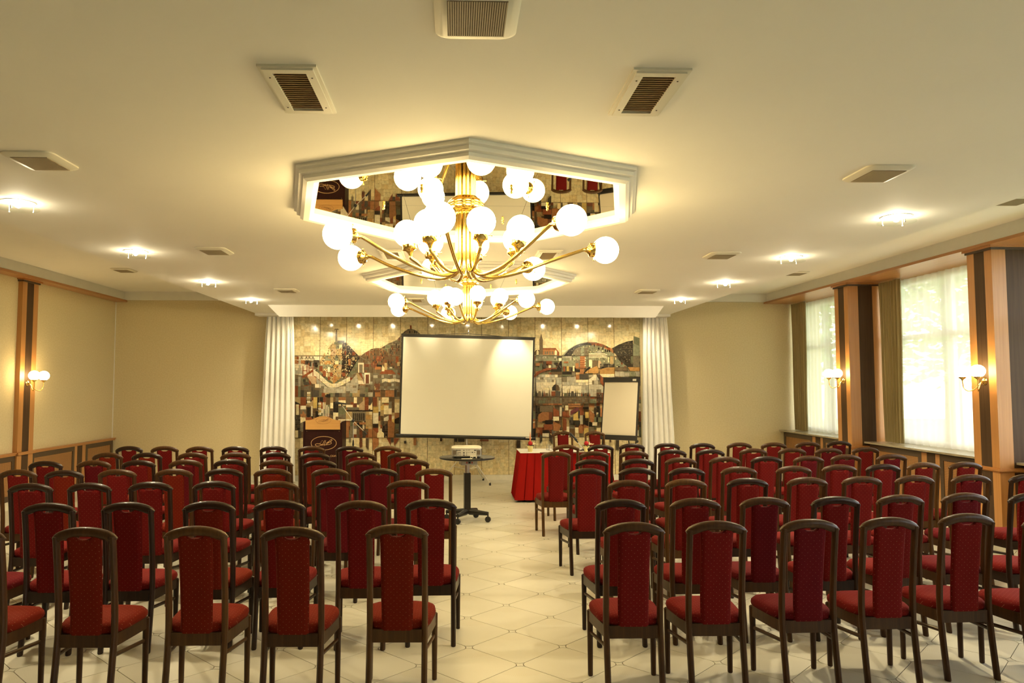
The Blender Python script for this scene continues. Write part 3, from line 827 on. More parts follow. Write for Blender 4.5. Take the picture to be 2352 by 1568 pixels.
f(ZC((490,1080),(560,900),(650,750),(750,640),(900,540),(1140,482),(1140,540),(1000,560),(880,620),(800,755),(655,760),(612,850),(605,1112)), 'k', .09, 'kKkd'); speckle(ZC((560,950),(660,770),(800,640),(1000,530),(1000,545),(860,620),(700,800),(600,1060)), 60, 'lgdt', .009)
f(ZC((1140,482),(1300,490),(1450,535),(1665,640),(1665,722),(1560,655),(1400,575),(1240,545),(1140,540)), 'r', .04, 'rbko')
for a, y in ((1180,510),(1250,530),(1340,590),(1420,590),(1470,630),(1510,640),(1550,640),(1640,655)): f(rc(ZC, a, y, a + 24, y + 45), 'k')
f(rc(ZC, 612, 760, 806, 862), 'V', .06, 'Vl'); f(rc(ZC, 515, 760, 615, 800), 'd'); f(rc(ZC, 548, 800, 615, 862), 'w')
for y in (706, 738, 770): f(rc(ZC, 1148, y, 1482, y + 22), 'w'); 
for y in (724, 756, 788): f(rc(ZC, 1484, y, 1516, y + 20), 'w')
f(rc(ZC, 1312, 662, 1405, 704), 'l'); f(rc(ZC, 975, 762, 1085, 1005), 'o')
for y in (795, 840, 885, 930, 975): f(rc(ZC, 975, y, 1068, y + 14), 'r')
for y in (790, 840, 890, 940): f(rc(ZC, 1068, y, 1088, y + 22), 'w')
f(rc(ZC, 1150, 840, 1215, 1000), 'c'); f(rc(ZC, 1222, 850, 1330, 980), 'G'); f(ZC((1340,850),(1370,850),(1400,890),(1370,1000),(1340,1000)), 'p'); f(ZC((1370,915),(1665,915),(1665,985),(1370,1012)), 'K', .03, 'Kkg'); f(rc(ZC, 1575, 770, 1640, 920), 't'); f(rc(ZC, 1532, 785, 1556, 890), 'c')
f(ZC((1055,1105),(1180,1012),(1310,958),(1342,1000),(1342,1105)), 'O'); f(ZC((1370,1030),(1500,992),(1670,987),(1670,1122),(1370,1122)), 'O'); f(ZC((1040,1105),(1100,1020),(1180,965),(1180,1000),(1112,1062),(1062,1108)), 'k')
f(ZC((1612,608),(1750,532),(1900,476),(2032,450),(2032,982),(1930,982),(1800,880),(1675,705)), 'K', .14, 'KKdv'); speckle(ZC((1700,640),(1900,500),(2020,480),(2020,940),(1850,860)), 80, 'ggvgdd', .016); f(ZC((1770,768),(1862,770),(1942,892),(1880,892)), 'k'); f(ZC((2032,512),(2166,562),(2166,760),(2032,760)), 'V'); f(ZC((2050,366),(2162,402),(2162,560),(2050,512)), 'v'); f(rc(ZC, 2032, 762, 2166, 982), 'g')
f(rc(ZC, 1675, 990, 1930, 1062), 'G', .08, 'Gv'); f(ZC((1930,985),(2166,985),(2166,1062),(1975,1062)), 'O'); f(ZC((1675,780),(1800,880),(1930,982),(1675,982)), 'V', .04, 'Vckrv')
f(rc(ZC, 1672, 1070, 2166, 1172), 'l', .08, 'lV', .08); f(ZC((1300,1122),(1670,1122),(1670,1182),(1400,1182)), 'w', .05, 'wc', .07)
f(ZC((890,1236),(1140,1236),(1290,1130),(1312,1182),(1160,1292),(890,1292)), 'w', .05, 'wc', .07); f(rc(ZC, 100, 1282, 480, 1500), 'w', .055, 'wwc', .08); f(rc(ZC, 620, 1362, 1000, 1500), 'w', .055, 'wwc', .08)
f(ZC((40,1160),(150,1060),(300,1005),(500,1000),(500,1022),(320,1047),(180,1102),(45,1204)), 'r')
for r_, k in (((400,1022,500,1076),'k'),((405,1077,612,1130),'b'),((620,1076,806,1130),'k'),((880,1030,972,1086),'k'),((620,1135,806,1166),'v'),((810,1090,880,1165),'g'),((965,1122,1140,1232),'d'),((890,1090,960,1132),'t'),((890,1135,960,1232),'o'),((705,965,752,1066),'y'),((642,970,676,1070),'r'),((830,960,862,1068),'c'),((345,945,390,998),'c'),((425,925,488,998),'V'),((90,900,170,960),'o'),((300,862,412,925),'r'),((240,870,300,1000),'d'),((460,890,530,940),'k'),((650,870,740,905),'o'),((880,905,945,1010),'o')): f(rc(ZC, *r_), k)
f(ZC((1375,1132),(1472,1250),(1492,1442),(1380,1292)), 'r'); f(ZC((1300,1127),(1375,1127),(1375,1252)), 'd')
f(ZC((415,1452),(415,1390),(450,1340),(490,1325),(490,1452)), 'k'); f(ZC((490,1325),(540,1345),(566,1400),(566,1452),(490,1452)), 'b'); f(ZC((485,1328),(492,1230),(499,1328)), 'k'); f(rc(ZC, 400, 1468, 480, 1562), 'r'); f(rc(ZC, 480, 1468, 582, 1562), 'd')
f(rc(ZD, 30, 148, 1010, 272), 'G', .05, 'GgvbG', .2); f(rc(ZD, 30, 272, 880, 300), 'o', .09, 'orb')
for a, t, k in ((60,40,'v'),(87,20,'k'),(195,20,'k'),(222,25,'r'),(315,0,'b'),(530,0,'b'),(622,20,'G'),(650,15,'k'),(757,20,'k'),(785,25,'G'),(862,75,'r'),(890,75,'k'),(970,75,'k'),(998,80,'r')): f(ZD((a-13,147),(a,t),(a+13,147)), k)
for a, k in ((140,'G'),(262,'b'),(585,'v'),(705,'d'),(930,'b')): f(ZD((a-30,147),(a-18,60 if k in 'Gd' else 92),(a+18,60 if k in 'Gd' else 92),(a+30,147)), k)
f(rc(ZD, 1118, 90, 1242, 262), 'r'); f(rc(ZD, 1120, 98, 1210, 262), 'K', .03, 'Kkgb'); f(rc(ZD, 1010, 195, 1115, 270), 'v', .05, 'vV')
for pts, k in ((((120,590),(120,460),(190,415),(300,415),(300,550)),'o'),(((375,335),(475,400),(475,490),(375,490)),'r'),(((670,470),(670,400),(760,345),(800,340),(820,390)),'u'),(((720,470),(810,395),(810,557),(720,557)),'y'),(((1075,360),(1090,335),(1106,360),(1106,500),(1075,500)),'k'),(((1150,360),(1165,335),(1180,360),(1180,500),(1150,500)),'k'),(((885,470),(905,462),(922,482),(922,632),(885,632)),'k'),(((375,568),(512,650),(470,740),(375,740)),'o'),(((195,730),(300,730),(335,776),(195,776)),'k'),(((145,780),(187,830),(187,910),(150,952)),'d'),(((305,770),(366,840),(366,970),(310,912)),'d'),(((540,512),(602,540),(602,730),(540,740)),'r'),(((715,565),(835,565),(835,620),(780,672)),'K'),(((808,672),(845,625),(882,672),(882,780),(808,780)),'o'),(((990,375),(1082,452),(1082,600),(1020,592),(990,500)),'o'),(((535,400),(670,490),(670,502),(535,500)),'r'),(((78,668),(140,728),(140,770),(78,780)),'o'),(((1180,360),(1215,340),(1215,500),(1180,500)),'o')): f(ZD(*pts), k)
for r_, k in (((885,328,986,366),'k'),((240,555,366,620),'k'),((1045,590,1126,650),'w'),((215,628,368,720),'r'),((145,308,372,412),'G'),((580,305,632,388),'c'),((635,305,850,335),'o'),((800,390,830,525),'d'),((922,415,988,520),'y'),((300,415,362,548),'B'),((670,505,712,620),'d'),((748,680,805,775),'c'),((470,735,530,830),'c'),((190,780,300,840),'w'),((1450,870,1500,1062),'d'),((1340,870,1366,935),'b'),((1075,505,1215,588),'v'),((1110,505,1142,585),'k'),((375,495,472,565),'c'),((1780,590,1815,690),'B'),((1820,270,1866,320),'c'),((1800,450,1830,510),'r')): f(rc(ZD, *r_), k)
# pieces that hang below the picture under the screen
for x0, y0, x1, y1, k in ((928,1012,933,1018,'d'),(950,1004,956,1022,'o'),(1011,1005,1015,1013,'k'),(1043,1004,1050,1014,'d'),(1052,1004,1067,1014,'d'),(1103,1004,1122,1013,'r'),(1187,1010,1195,1028,'d')): f([(x0,y0),(x1,y0),(x1,y1),(x0,y1)], k)
# build: the largest 300 stones singly, the rest as one inlay
fnw = lambda a, b, d: (a, YW - d, b)
STONES.sort(key=lambda s: -s[0])
for a, poly, d, c in STONES[:300]:
    MB().prism(poly, fnw, .004, d, 0, c).build('stone', M['stone'], mural, colour=True)
mb = MB()
for a, poly, d, c in STONES[300:]: mb.prism(poly, fnw, .004, d, 0, c)
o = mb.build('stone_inlay', M['stone'], mural, colour=True); o['kind'] = 'stuff'

# ------------------------------------------------------------------ white stage curtains
def stage_curtain(x0t, x1t, x0b, x1b, y, seed, label):
    rd = random.Random(seed); folds = 6; n = folds * 14; rows = []
    ph = [rd.uniform(-.6, .6) for _ in range(folds + 2)]; am = [rd.uniform(.5, 1.15) for _ in range(folds + 2)]
    for iz in range(15):
        t = iz / 14; z = .025 + (3.035 - .025) * t; e = (1 - t) ** .7; row = []
        xa, xb = x0t + (x0b - x0t) * e, x1t + (x1b - x1t) * e
        for i in range(n + 1):
            u = i / n; q = u * folds; k = int(q); g = am[k] + (am[k + 1] - am[k]) * (q - k)
            d = .055 * (.45 + .55 * (1 - t)) * g
            w = math.sin(2 * math.pi * (q + .12 * ph[k] * math.sin(2.5 * z + k)))
            w2 = math.sin(2 * math.pi * q * 2.7 + 1.3 * k) * .016 * max(0, t - .45) * 1.8
            row.append((xa + (xb - xa) * u + .010 * math.cos(2 * math.pi * q) , y + w * d + w2, z))
        rows.append(row)
    m_ = n + 1; mb = MB()
    mb.add([p for r in rows for p in r], [(i * m_ + j, i * m_ + j + 1, (i + 1) * m_ + j + 1, (i + 1) * m_ + j) for i in range(14) for j in range(n)])
    o = mb.build('stage_curtain', M['curtain'], None, 70)
    return tag(o, label, 'curtain', 'white curtains framing the mural')
cy = 13.60
L = lambda x, y: at_y(x, y, cy).x
stage_curtain(L(612,730), L(673,730), L(594,1060), L(677,1060), cy, 3, 'white floor length curtain at the left end of the mural behind the lectern')
stage_curtain(L(1476,730), L(1530,730), L(1474,1060), L(1551,1060), cy, 5, 'white floor length curtain at the right end of the mural beside the flip chart')

# ------------------------------------------------------------------ chandeliers in mirrored ceiling frames
def hept(c, rr, flip):
    s = -1 if not flip else 1
    return [(c[0] + rr * math.sin(2 * math.pi * k / 7), c[1] + s * rr * math.cos(2 * math.pi * k / 7)) for k in range(7)]
def ceiling_frame(c, Rr, flip, label):
    t = thing('ceiling_mirror', label, 'ceiling mirror', (c[0], c[1], ZS), 0, 'mirrored ceiling frames')
    prof = [(Rr, 0), (Rr, -.022), (Rr - .022, -.030), (Rr - .022, -.052), (Rr - .050, -.060), (Rr - .050, -.080), (Rr - .075, -.094), (Rr - .120, -.094), (Rr - .132, -.060), (Rr - .150, -.050), (Rr - .165, -.042), (Rr - .165, 0)]
    rings = [[(x, y, h) for x, y in hept((0, 0), r, flip)] for r, h in prof]
    # one moulding length per side
    for k in range(7):
        mb = MB(); a = [r[k] for r in rings]; b = [r[(k + 1) % 7] for r in rings]
        mb.loft([a, b]); mb.build('frame_moulding', M['trimwhite'], t)
    # mirror in panes with fine seams
    hp = hept((0, 0), Rr - .160, flip)
    zm = 3.040 - ZS
    for xa, xb in ((-2, -.42), (-.42, .42), (.42, 2)):
        for ya, yb in ((-2, 0), (0, 2)):
            p = clean(clip(hp, xa + .001, xb - .001, ya + .001, yb - .001))
            if len(p) > 2: MB().prism(p, lambda u, v, d: (u, v, d), zm, zm + .006).build('mirror_pane', M['mirror'], t)
    MB().prism(hp, lambda u, v, d: (u, v, d), zm + .007, zm + .03).build('mirror_backing', M['ventdark'], t)
    for a in range(6):
        q = a * math.pi / 3
        MB().lathe([(.010, 0), (.012, -.006), (.006, -.012), (.009, -.018), (.010, -.026), (.004, -.032)], 10, (.58 * math.cos(q), .52 * math.sin(q), zm)).build('mirror_stud', M['brassdull'], t, 50)
def spline(pts, n=6):
    P = [Vector(p) for p in pts]; out = []
    for i in range(len(P) - 1):
        p0, p1, p2, p3 = P[max(i - 1, 0)], P[i], P[i + 1], P[min(i + 2, len(P) - 1)]
        for k in range(n):
            t = k / n
            out.append(.5 * ((2 * p1) + (p2 - p0) * t + (2 * p0 - 5 * p1 + 4 * p2 - p3) * t * t + (3 * p1 - p0 - 3 * p2 + p3) * t ** 3))
    out.append(P[-1]); return out
GR = .096
globe_me = MB().sphere((0, 0, 0), GR, 22, 14).mesh('globe', M['globe'], 60)
def cup_mesh():
    mb = MB()
    mb.lathe([(.011, -.078), (.014, -.060), (.020, -.046), (.030, -.034), (.047, -.028), (.051, -.022), (.051, .012), (.046, .014), (.046, -.016), (.0, -.020)], 18)
    for k in range(3):
        a = 2 * math.pi * k / 3
        mb.tube([(.045 * math.cos(a), .045 * math.sin(a), .003), (.070 * math.cos(a), .070 * math.sin(a), .003)], .0028, 6)
        mb.sphere((.074 * math.cos(a), .074 * math.sin(a), .003), .006, 8, 6)
    return mb.mesh('socket_cup', M['brass'], 45)
cup_me = cup_mesh()
def chandelier(c, label, dev=()):
    t = thing('chandelier', label, 'chandelier', (c[0], c[1], 3.040), 0, 'brass globe chandeliers')
    MB().lathe([(.130, -.001), (.133, -.010), (.124, -.028), (.106, -.043), (.090, -.051), (.084, -.060), (.0, -.060)], 40).build('canopy', M['brass'], t, 45)
    for k in range(14):
        outer = k % 2 == 0; i = k // 2
        ph = (-.175 if outer else .235) + 2 * math.pi * i / 7
        dr, dz = dev[i] if (outer and dev) else (0, 0)
        u = Vector((math.sin(ph), -math.cos(ph), 0))
        a0 = 2 * math.pi * (k + .5) / 14 - .3
        # tube of the stem nearest to the arm's direction
        w = u
        base = lambda z, r=.061: w * r + Vector((0, 0, z - 3.040))
        if outer:
            ro, zo = .962 + dr, 2.737 + dz
            pts = [base(3.0), base(2.85), base(2.70), base(2.62, .065), base(2.562, .092), base(2.533, .15), base(2.535, .24), base(2.575, .40), base(2.652 + dz * .5, .60), base(zo - .012, .77 + dr), base(zo, ro - GR - .060), base(zo, ro - GR - .045)]
            d = u; gc = base(zo, ro)
        else:
            ro, zo = .412, 2.838
            d = (Vector((0, 0, 1)) + u * .16).normalized(); gc = base(zo, ro); sk = gc - d * (GR + .062)
            pts = [base(3.0), base(2.85), base(2.70), base(2.63, .064), base(2.578, .088), base(2.554, .14), base(2.556, .21), base(2.59, .29), base(2.635, .345), sk - d * .02, sk]
        arm = MB().tube(spline(pts, 5), .0122, 10).build('arm', M['brass'], t, 60)
        g = link('globe', globe_me, arm); g.location = gc
        s_ = link('socket_cup', cup_me, arm)
        s_.location = gc - d * (GR - .006)
        s_.rotation_mode = 'QUATERNION'; s_.rotation_quaternion = Vector((0, 0, 1)).rotation_difference(d)
    return t
C1, C2 = (.065, 5.145), (.152, 8.94)
ceiling_frame(C1, 1.305, False, 'seven sided white framed ceiling mirror above the nearer chandelier')
ceiling_frame(C2, 1.305, True, 'seven sided white framed ceiling mirror above the farther chandelier')
chandelier(C1, 'large brass chandelier with fourteen white globes, the one nearer the camera', ((-.01,0),(0,.04),(.04,0),(0,-.02),(0,0),(-.03,-.01),(-.02,0)))
chandelier(C2, 'brass chandelier with fourteen white globes, the farther one before the projection screen')

# ------------------------------------------------------------------ ceiling downlights
def downlight(x, y, label):
    t = thing('downlight', label, 'ceiling lamp', (x, y, ZS), 0, 'recessed ceiling downlights')
    MB().lathe([(.112, 0), (.112, -.003), (.102, -.004), (.100, -.002), (.100, -.0005), (.0, -.0005)], 28).build('rim', M['plasticwhite'], t, 40)
    MB().lathe([(.099, -.001), (.099, -.003), (.080, -.010), (.0, -.014)], 24).build('lamp', M['downlamp'], t, 40)
    MB().lathe([(.055, -.050), (.138, -.050), (.140, -.046), (.138, -.042), (.055, -.042)], 32).build('glass_plate', M['plateglass'], t, 40)
    for k in range(3):
        a = 2 * math.pi * k / 3 + .6
        MB().lathe([(.0030, -.003), (.0030, -.056), (.0065, -.057), (.0065, -.064), (.002, -.066)], 8, (.098 * math.cos(a), .098 * math.sin(a), 0)).build('pin', M['steel'], t, 40)
    l = bpy.data.lights.new('downlight_glow', 'POINT'); l.energy = 6.5; l.color = (1, .86, .60); l.shadow_soft_size = .03
    lo = link('downlight_glow', l, t); lo.location = (0, 0, -.034)
    l2 = bpy.data.lights.new('downlight_beam', 'SPOT'); l2.energy = 104; l2.color = (1, .83, .53); l2.spot_size = R(130); l2.spot_blend = .6; l2.shadow_soft_size = .05
    lo = link('downlight_beam', l2, t); lo.location = (0, 0, -.06)
od = ['nearest', 'second nearest', 'third nearest', 'farthest']
for i, y in enumerate((5.31, 7.25, 9.36, 11.32)): downlight(-3.15, y, 'round recessed ceiling downlight, %s of the left hand row' % od[i])
for i, y in enumerate((5.58, 7.39, 9.24, 11.09)): downlight(3.43, y, 'round recessed ceiling downlight, %s of the window side row' % od[i])

# ------------------------------------------------------------------ ceiling vents and speaker plates
def grille(x, y, label, w=.245, l=.52):
    t = thing('ceiling_vent', label, 'vent', (x, y, ZS), 0, 'louvred ceiling vents')
    fr = MB()
    for a, b, h in ((0, .016, -.010), (.016, .052, -.018)):
        X, Y = w / 2 - a, l / 2 - a; xi, yi = w / 2 - b, l / 2 - b
        fr.box(-X, X, -Y, -yi, h, 0); fr.box(-X, X, yi, Y, h, 0); fr.box(-X, -xi, -yi, yi, h, 0); fr.box(xi, X, -yi, yi, h, 0)
    fr.build('vent_frame', M['ventwhite'], t)
    MB().box(-w/2 + .05, w/2 - .05, -l/2 + .05, l/2 - .05, -.0015, -.0005).build('vent_back', M['ventdark'], t)
    n = 18; y0 = -l/2 + .058; dy = (l - .116) / n
    sm = MB().add([(-w/2+.052, -.001, -.014), (w/2-.052, -.001, -.014), (w/2-.052, .006, -.004), (-w/2+.052, .006, -.004), (-w/2+.052, -.006, -.013), (w/2-.052, -.006, -.013), (w/2-.052, .002, -.003), (-w/2+.052, .002, -.003)], [(0,1,2,3),(7,6,5,4),(0,4,5,1),(2,6,7,3),(1,5,6,2),(0,3,7,4)]).mesh('slat', M['ventslat'])
    for k in range(n):
        o = link('slat', sm, t); o.location = (0, y0 + dy * (k + .3), 0)
    scm = MB().lathe([(.004, -.0195), (.004, -.018)], 8).mesh('screw', M['ventdark'])
    for sx in (-1, 1):
        for sy in (-1, 1):
            o = link('screw', scm, t); o.location = (sx * (w/2 - .034), sy * l * .32, 0)
grille(-.70, 3.225, 'louvred white ceiling vent nearest the camera on the left')
grille(.855, 3.215, 'louvred white ceiling vent nearest the camera on the right')
grille(-.645, 7.35, 'louvred ceiling vent between the two mirrored frames, left one')
grille(.915, 7.33, 'louvred ceiling vent between the two mirrored frames, right one')
grille(-.61, 11.3, 'louvred ceiling vent between the farther chandelier and the pelmet, left one')
grille(.92, 11.3, 'louvred ceiling vent between the farther chandelier and the pelmet, right one')
def round_rect(w, l, r, n=5):
    out = []
    for k, (sx, sy) in enumerate(((1,1),(-1,1),(-1,-1),(1,-1))):
        for i in range(n + 1):
            a = k * math.pi/2 + i / n * math.pi/2
            out.append((sx * (w/2 - r) + r * math.cos(a), sy * (l/2 - r) + r * math.sin(a)))
    return out
def speaker_plate(x, y, label, z=ZS, w=.30, l=.35):
    t = thing('ceiling_speaker', label, 'ceiling speaker', (x, y, z), 0, 'ceiling speaker plates')
    a, b = round_rect(w, l, .05), round_rect(w - .05, l - .05, .035)
    MB().loft([[(u, v, 0) for u, v in a], [(u, v, -.008) for u, v in a], [(u, v, -.022) for u, v in b]]).build('plate', M['ventwhite'], t, 35)
    MB().box(-.104, .104, -.125, .125, -.0235, -.0215).build('mesh_panel', M['mesh'], t)
    ln = MB()
    for k in range(26): ln.box(-.100 + k * .008, -.0965 + k * .008, -.123, .123, -.0255, -.0235)
    ln.build('mesh_wires', M['meshwire'], t)
for x, y, lb in ((.07, 2.53, 'square ceiling speaker plate nearest the camera, cut by the top edge'), (-2.43, 4.30, 'square ceiling speaker plate at the left edge above the nearest left downlight'), (2.61, 4.42, 'square ceiling speaker plate above the nearest window side downlight'), (-2.36, 7.18, 'square ceiling speaker plate beside the second left downlight'), (2.67, 7.28, 'square ceiling speaker plate beside the second window side downlight'), (-2.34, 10.17, 'farthest square ceiling speaker plate on the left'), (2.66, 10.14, 'farthest square ceiling speaker plate on the window side')):
    speaker_plate(x, y, lb)
for x, y, lb in ((-5.04, 11.22, 'small speaker plate in the raised ceiling strip along the left wall'), (5.30, 11.25, 'farther small speaker plate in the raised ceiling strip above the windows'), (5.28, 6.72, 'nearer small speaker plate in the raised ceiling strip above the windows')):
    speaker_plate(x, y, lb, ZT)

# ------------------------------------------------------------------ spotlights behind the pelmet
def spot(x, y, aim, power, size, label, blend=.5):
    z = 3.02
    t = thing('mural_spotlight', label, 'spotlight', (x, y, ZS), 0, 'spotlights behind the pelmet')
    MB().lathe([(.035, 0), (.035, -.012), (.006, -.014), (.006, -.05)], 16).build('mount', M['plasticwhite'], t, 40)
    d = (Vector(aim) - Vector((x, y, z))).normalized()
    MB().lathe([(.0, -.05), (.026, -.045), (.034, .02), (.036, .045), (.030, .045), (.026, .028), (.0, .026)], 18, Vector((0, 0, z - ZS)), d).build('lamp_body', M['plasticwhite'], t, 40)
    MB().lathe([(.026, .0285), (.0, .030)], 16, Vector((0, 0, z - ZS)), d).build('lamp_lens', M['spotlamp'], t)
    l = bpy.data.lights.new('spot_beam', 'SPOT'); l.energy = power; l.color = (1, .83, .53); l.spot_size = R(size); l.spot_blend = blend; l.shadow_soft_size = .026
    lo = link('spot_beam', l, t); lo.location = Vector((0, 0, z - ZS)) + d * .05
    lo.rotation_mode = 'QUATERNION'; lo.rotation_quaternion = Vector((0, 0, -1)).rotation_difference(d)
for i, x in enumerate((-2.53, -1.99, -1.29, -.50, .23, .95, 1.77, 2.47, 3.15)):
    aim, pw, sz = ({0: -3.05, 8: 3.45}.get(i, x), 13.94, 1.75), 34, 95
    if i in (3, 4): pw, sz = 5, 60
    if i == 5: aim, pw, sz = (1.00, 13.12, 2.18), 44, 58
    spot(x, 12.62 if i == 5 else 12.84, aim, pw, sz, 'small white spotlight behind the pelmet, number %s from the left curtain' % ['one','two','three','four','five','six','seven','eight','nine'][i], .8)

# ------------------------------------------------------------------ wall sconces
def sconce(x, y, z, sgn, label):
    """sgn: direction into the room; two globes side by side along the wall"""
    t = thing('wall_sconce', label, 'wall lamp', (x, y, z), 0, 'double globe wall sconces')
    MB().lathe([(.045, 0), (.045, .008), (.030, .020), (.012, .028), (.0, .030)], 20, (0, 0, -.11), (sgn, 0, 0)).build('wall_plate', M['brass'], t, 45)
    for s in (-1, 1):
        gx_, gy = sgn * .17, s * .125
        pts = [(sgn * .025, 0, -.11), (sgn * .06, s * .010, -.150), (sgn * .10, s * .035, -.205), (sgn * .14, s * .080, -.222), (sgn * .165, s * .115, -.185), (gx_, gy, -.11), (gx_, gy, -.085)]
        arm = MB().tube(spline(pts, 6), .0055, 8).build('arm', M['brass'], t, 60)
        MB().lathe([(.008, -.100), (.012, -.090), (.036, -.072), (.040, -.060), (.034, -.058)], 16, (gx_, gy, 0)).build('socket_cup', M['brass'], arm, 45)
        MB().sphere((gx_, gy, 0), .077, 20, 12, .92).build('globe', M['sconceglobe'], arm, 60)
sconce(XL + .067, 11.06, 1.915, 1, 'double globe wall sconce on the left wall pilaster')
sconce(5.975, 8.17, 1.93, -1, 'double globe wall sconce on the nearer striped pillar')
sconce(5.975, 11.20, 1.955, -1, 'double globe wall sconce on the farther striped pillar')

# ------------------------------------------------------------------ chairs
def section(c, u, v, a, b, n=12, p=3.0):
    """rounded rectangle ring round c in the plane u, v"""
    out = []
    for j in range(n):
        t = 2 * math.pi * (j + .5) / n; q = (abs(math.cos(t)) ** p + abs(math.sin(t)) ** p) ** (-1 / p)
        out.append(Vector(c) + Vector(u) * (a * q * math.cos(t)) + Vector(v) * (b * q * math.sin(t)))
    return out
def back_y(z):
    K = [(0, 0), (.2, .028), (.38, .050), (.48, .050), (.60, .042), (.80, .018), (.95, -.004), (1.0, -.012)]
    for (z0, y0), (z1, y1) in zip(K, K[1:]):
        if z <= z1: return y0 + (y1 - y0) * (z - z0) / (z1 - z0)
    return K[-1][1]
def chair_meshes(wm, fm):
    D = {}
    mb = MB()
    zs = [0, .006, .10, .20, .30, .38, .44, .50, .58, .68, .78, .86, .94]
    mb.loft([section((0, back_y(z), z), (1,0,0), (0,1,0), .0165 if z > .005 else .014, .021 if z > .005 else .018, 8, 5) for z in zs])
    D['rear_leg'] = mb.mesh('rear_leg', wm, 50)
    mb = MB()
    mb.loft([section((0, 0, z), (1,0,0), (0,1,0), q, q, 8, 5) for z, q in ((0, .0125), (.006, .0145), (.20, .016), (.392, .018))])
    D['front_leg'] = mb.mesh('front_leg', wm, 50)
    mb = MB(); rg = []
    for i in range(17):
        u = -1 + i / 8; x = .172 * u; e = 1.0
        if abs(u) > .99: e = .55
        elif abs(u) > .86: e = .9
        zc = .967 - .046 * abs(u) ** 2.3
        dz = -.046 * 2.3 * abs(u) ** 1.3 * (1 if u > 0 else -1) / .172
        tng = Vector((1, 0, dz)).normalized(); nv = Vector((-tng.z, 0, tng.x))
        rg.append(section((x, -.006 + .010 * u * u, zc), (0,1,0), nv, .0215 * e, .0265 * e, 12, 2.6))
    mb.loft(rg)
    D['top_rail'] = mb.mesh('top_rail', wm, 60)
    mb = MB(); n = 14; F_, B_ = [], []
    zl = [.394, .42, .48, .56, .64, .72, .80, .86, .90, .925, 0]
    for iz, z in enumerate(zl):
        for i in range(n + 1):
            u = -1 + 2 * i / n
            hw = .087 + .008 * min(1, (z or .945) - .398) / .55
            x = hw * u
            zz = z
            if iz == len(zl) - 1:
                zz = .948 - .006 * u * u
                if abs(x) < .047: zz -= .024 * math.sqrt(1 - (x / .047) ** 2)
            puff = .016 * (1 - abs(u) ** 6) ** .5 + .002
            if iz in (0, len(zl) - 1): puff *= .45
            yb = back_y(zz) - .004
            F_.append((x, yb + puff, zz)); B_.append((x, yb - puff, zz))
    m_ = n + 1; K = len(zl); vs = F_ + B_; fs = []; o = len(F_)
    for a in range(K - 1):
        for b in range(n):
            q = (a * m_ + b, a * m_ + b + 1, (a + 1) * m_ + b + 1, (a + 1) * m_ + b)
            fs.append(q); fs.append(tuple(o + i for i in q)[::-1])
        for b in (0, n):
            fs.append((a * m_ + b, (a + 1) * m_ + b, o + (a + 1) * m_ + b, o + a * m_ + b))
    for b in range(n):
        for a in (0, K - 1): fs.append((a * m_ + b, a * m_ + b + 1, o + a * m_ + b + 1, o + a * m_ + b))
    mb.add(vs, fs); D['back_panel'] = mb.mesh('back_panel', fm, 50)
    def seat_ring(k, z):
        out = []
        for j in range(28):
            t = 2 * math.pi * j / 28; p = 4.5
            q = (abs(math.cos(t)) ** p + abs(math.sin(t)) ** p) ** (-1 / p)
            sx, sy = q * math.cos(t), q * math.sin(t)
            y = .235 + .192 * sy * k; hw = (.176 + (.216 - .176) * (y - .05) / .38) 
            out.append((hw * sx * k, y + (.012 * (1 - sx * sx) if sy > .5 else 0) * k, z))
        return out
    mb = MB(); mb.loft([seat_ring(.93, .392), seat_ring(.985, .400), seat_ring(1.0, .416), seat_ring(.985, .434), seat_ring(.93, .448), seat_ring(.80, .457), seat_ring(.5, .463), seat_ring(.2, .465)])
    D['seat'] = mb.mesh('seat', fm, 60)
    mb = MB()
    mb.box(-.142, .142, .040, .062, .328, .399); mb.box(-.18, .18, .352, .374, .335, .399)
    for s in (-1, 1):
        vs = []
        for (x, y) in ((.150, .055), (.168, .055), (.206, .365), (.188, .365)):
            for z in (.332, .399): vs.append((s * x, y, z))
        mb.add(vs, [(0,2,4,6), (1,7,5,3), (0,1,3,2), (2,3,5,4), (4,5,7,6), (6,7,1,0)])
    D['seat_frame'] = mb.mesh('seat_frame', wm)
    for s in (-1, 1):
        mb = MB()
        mb.loft([section((s * .157, .034, .285), (1,0,0), (0,0,1), .0075, .011, 8, 5), section((s * .193, .362, .262), (1,0,0), (0,0,1), .0075, .011, 8, 5)])
        D['stretcher%d' % s] = mb.mesh('stretcher', wm)
    return D
CH = [[chair_meshes(w, fa) for fa in M['fabric']] for w in M['chairwood']]
def make_chair(D, label, group, x, y, rz):
    t = thing('banquet_chair', label, 'chair', (x, y, 0), rz, group)
    link('seat', D['seat'], t); link('back_panel', D['back_panel'], t); link('top_rail', D['top_rail'], t); link('seat_frame', D['seat_frame'], t)
    for s in (-1, 1):
        o = link('rear_leg', D['rear_leg'], t); o.location = (s * .155, 0, 0)
        o = link('front_leg', D['front_leg'], t); o.location = (s * .194, .362, 0)
        link('stretcher', D['stretcher%d' % s], t)
    return t
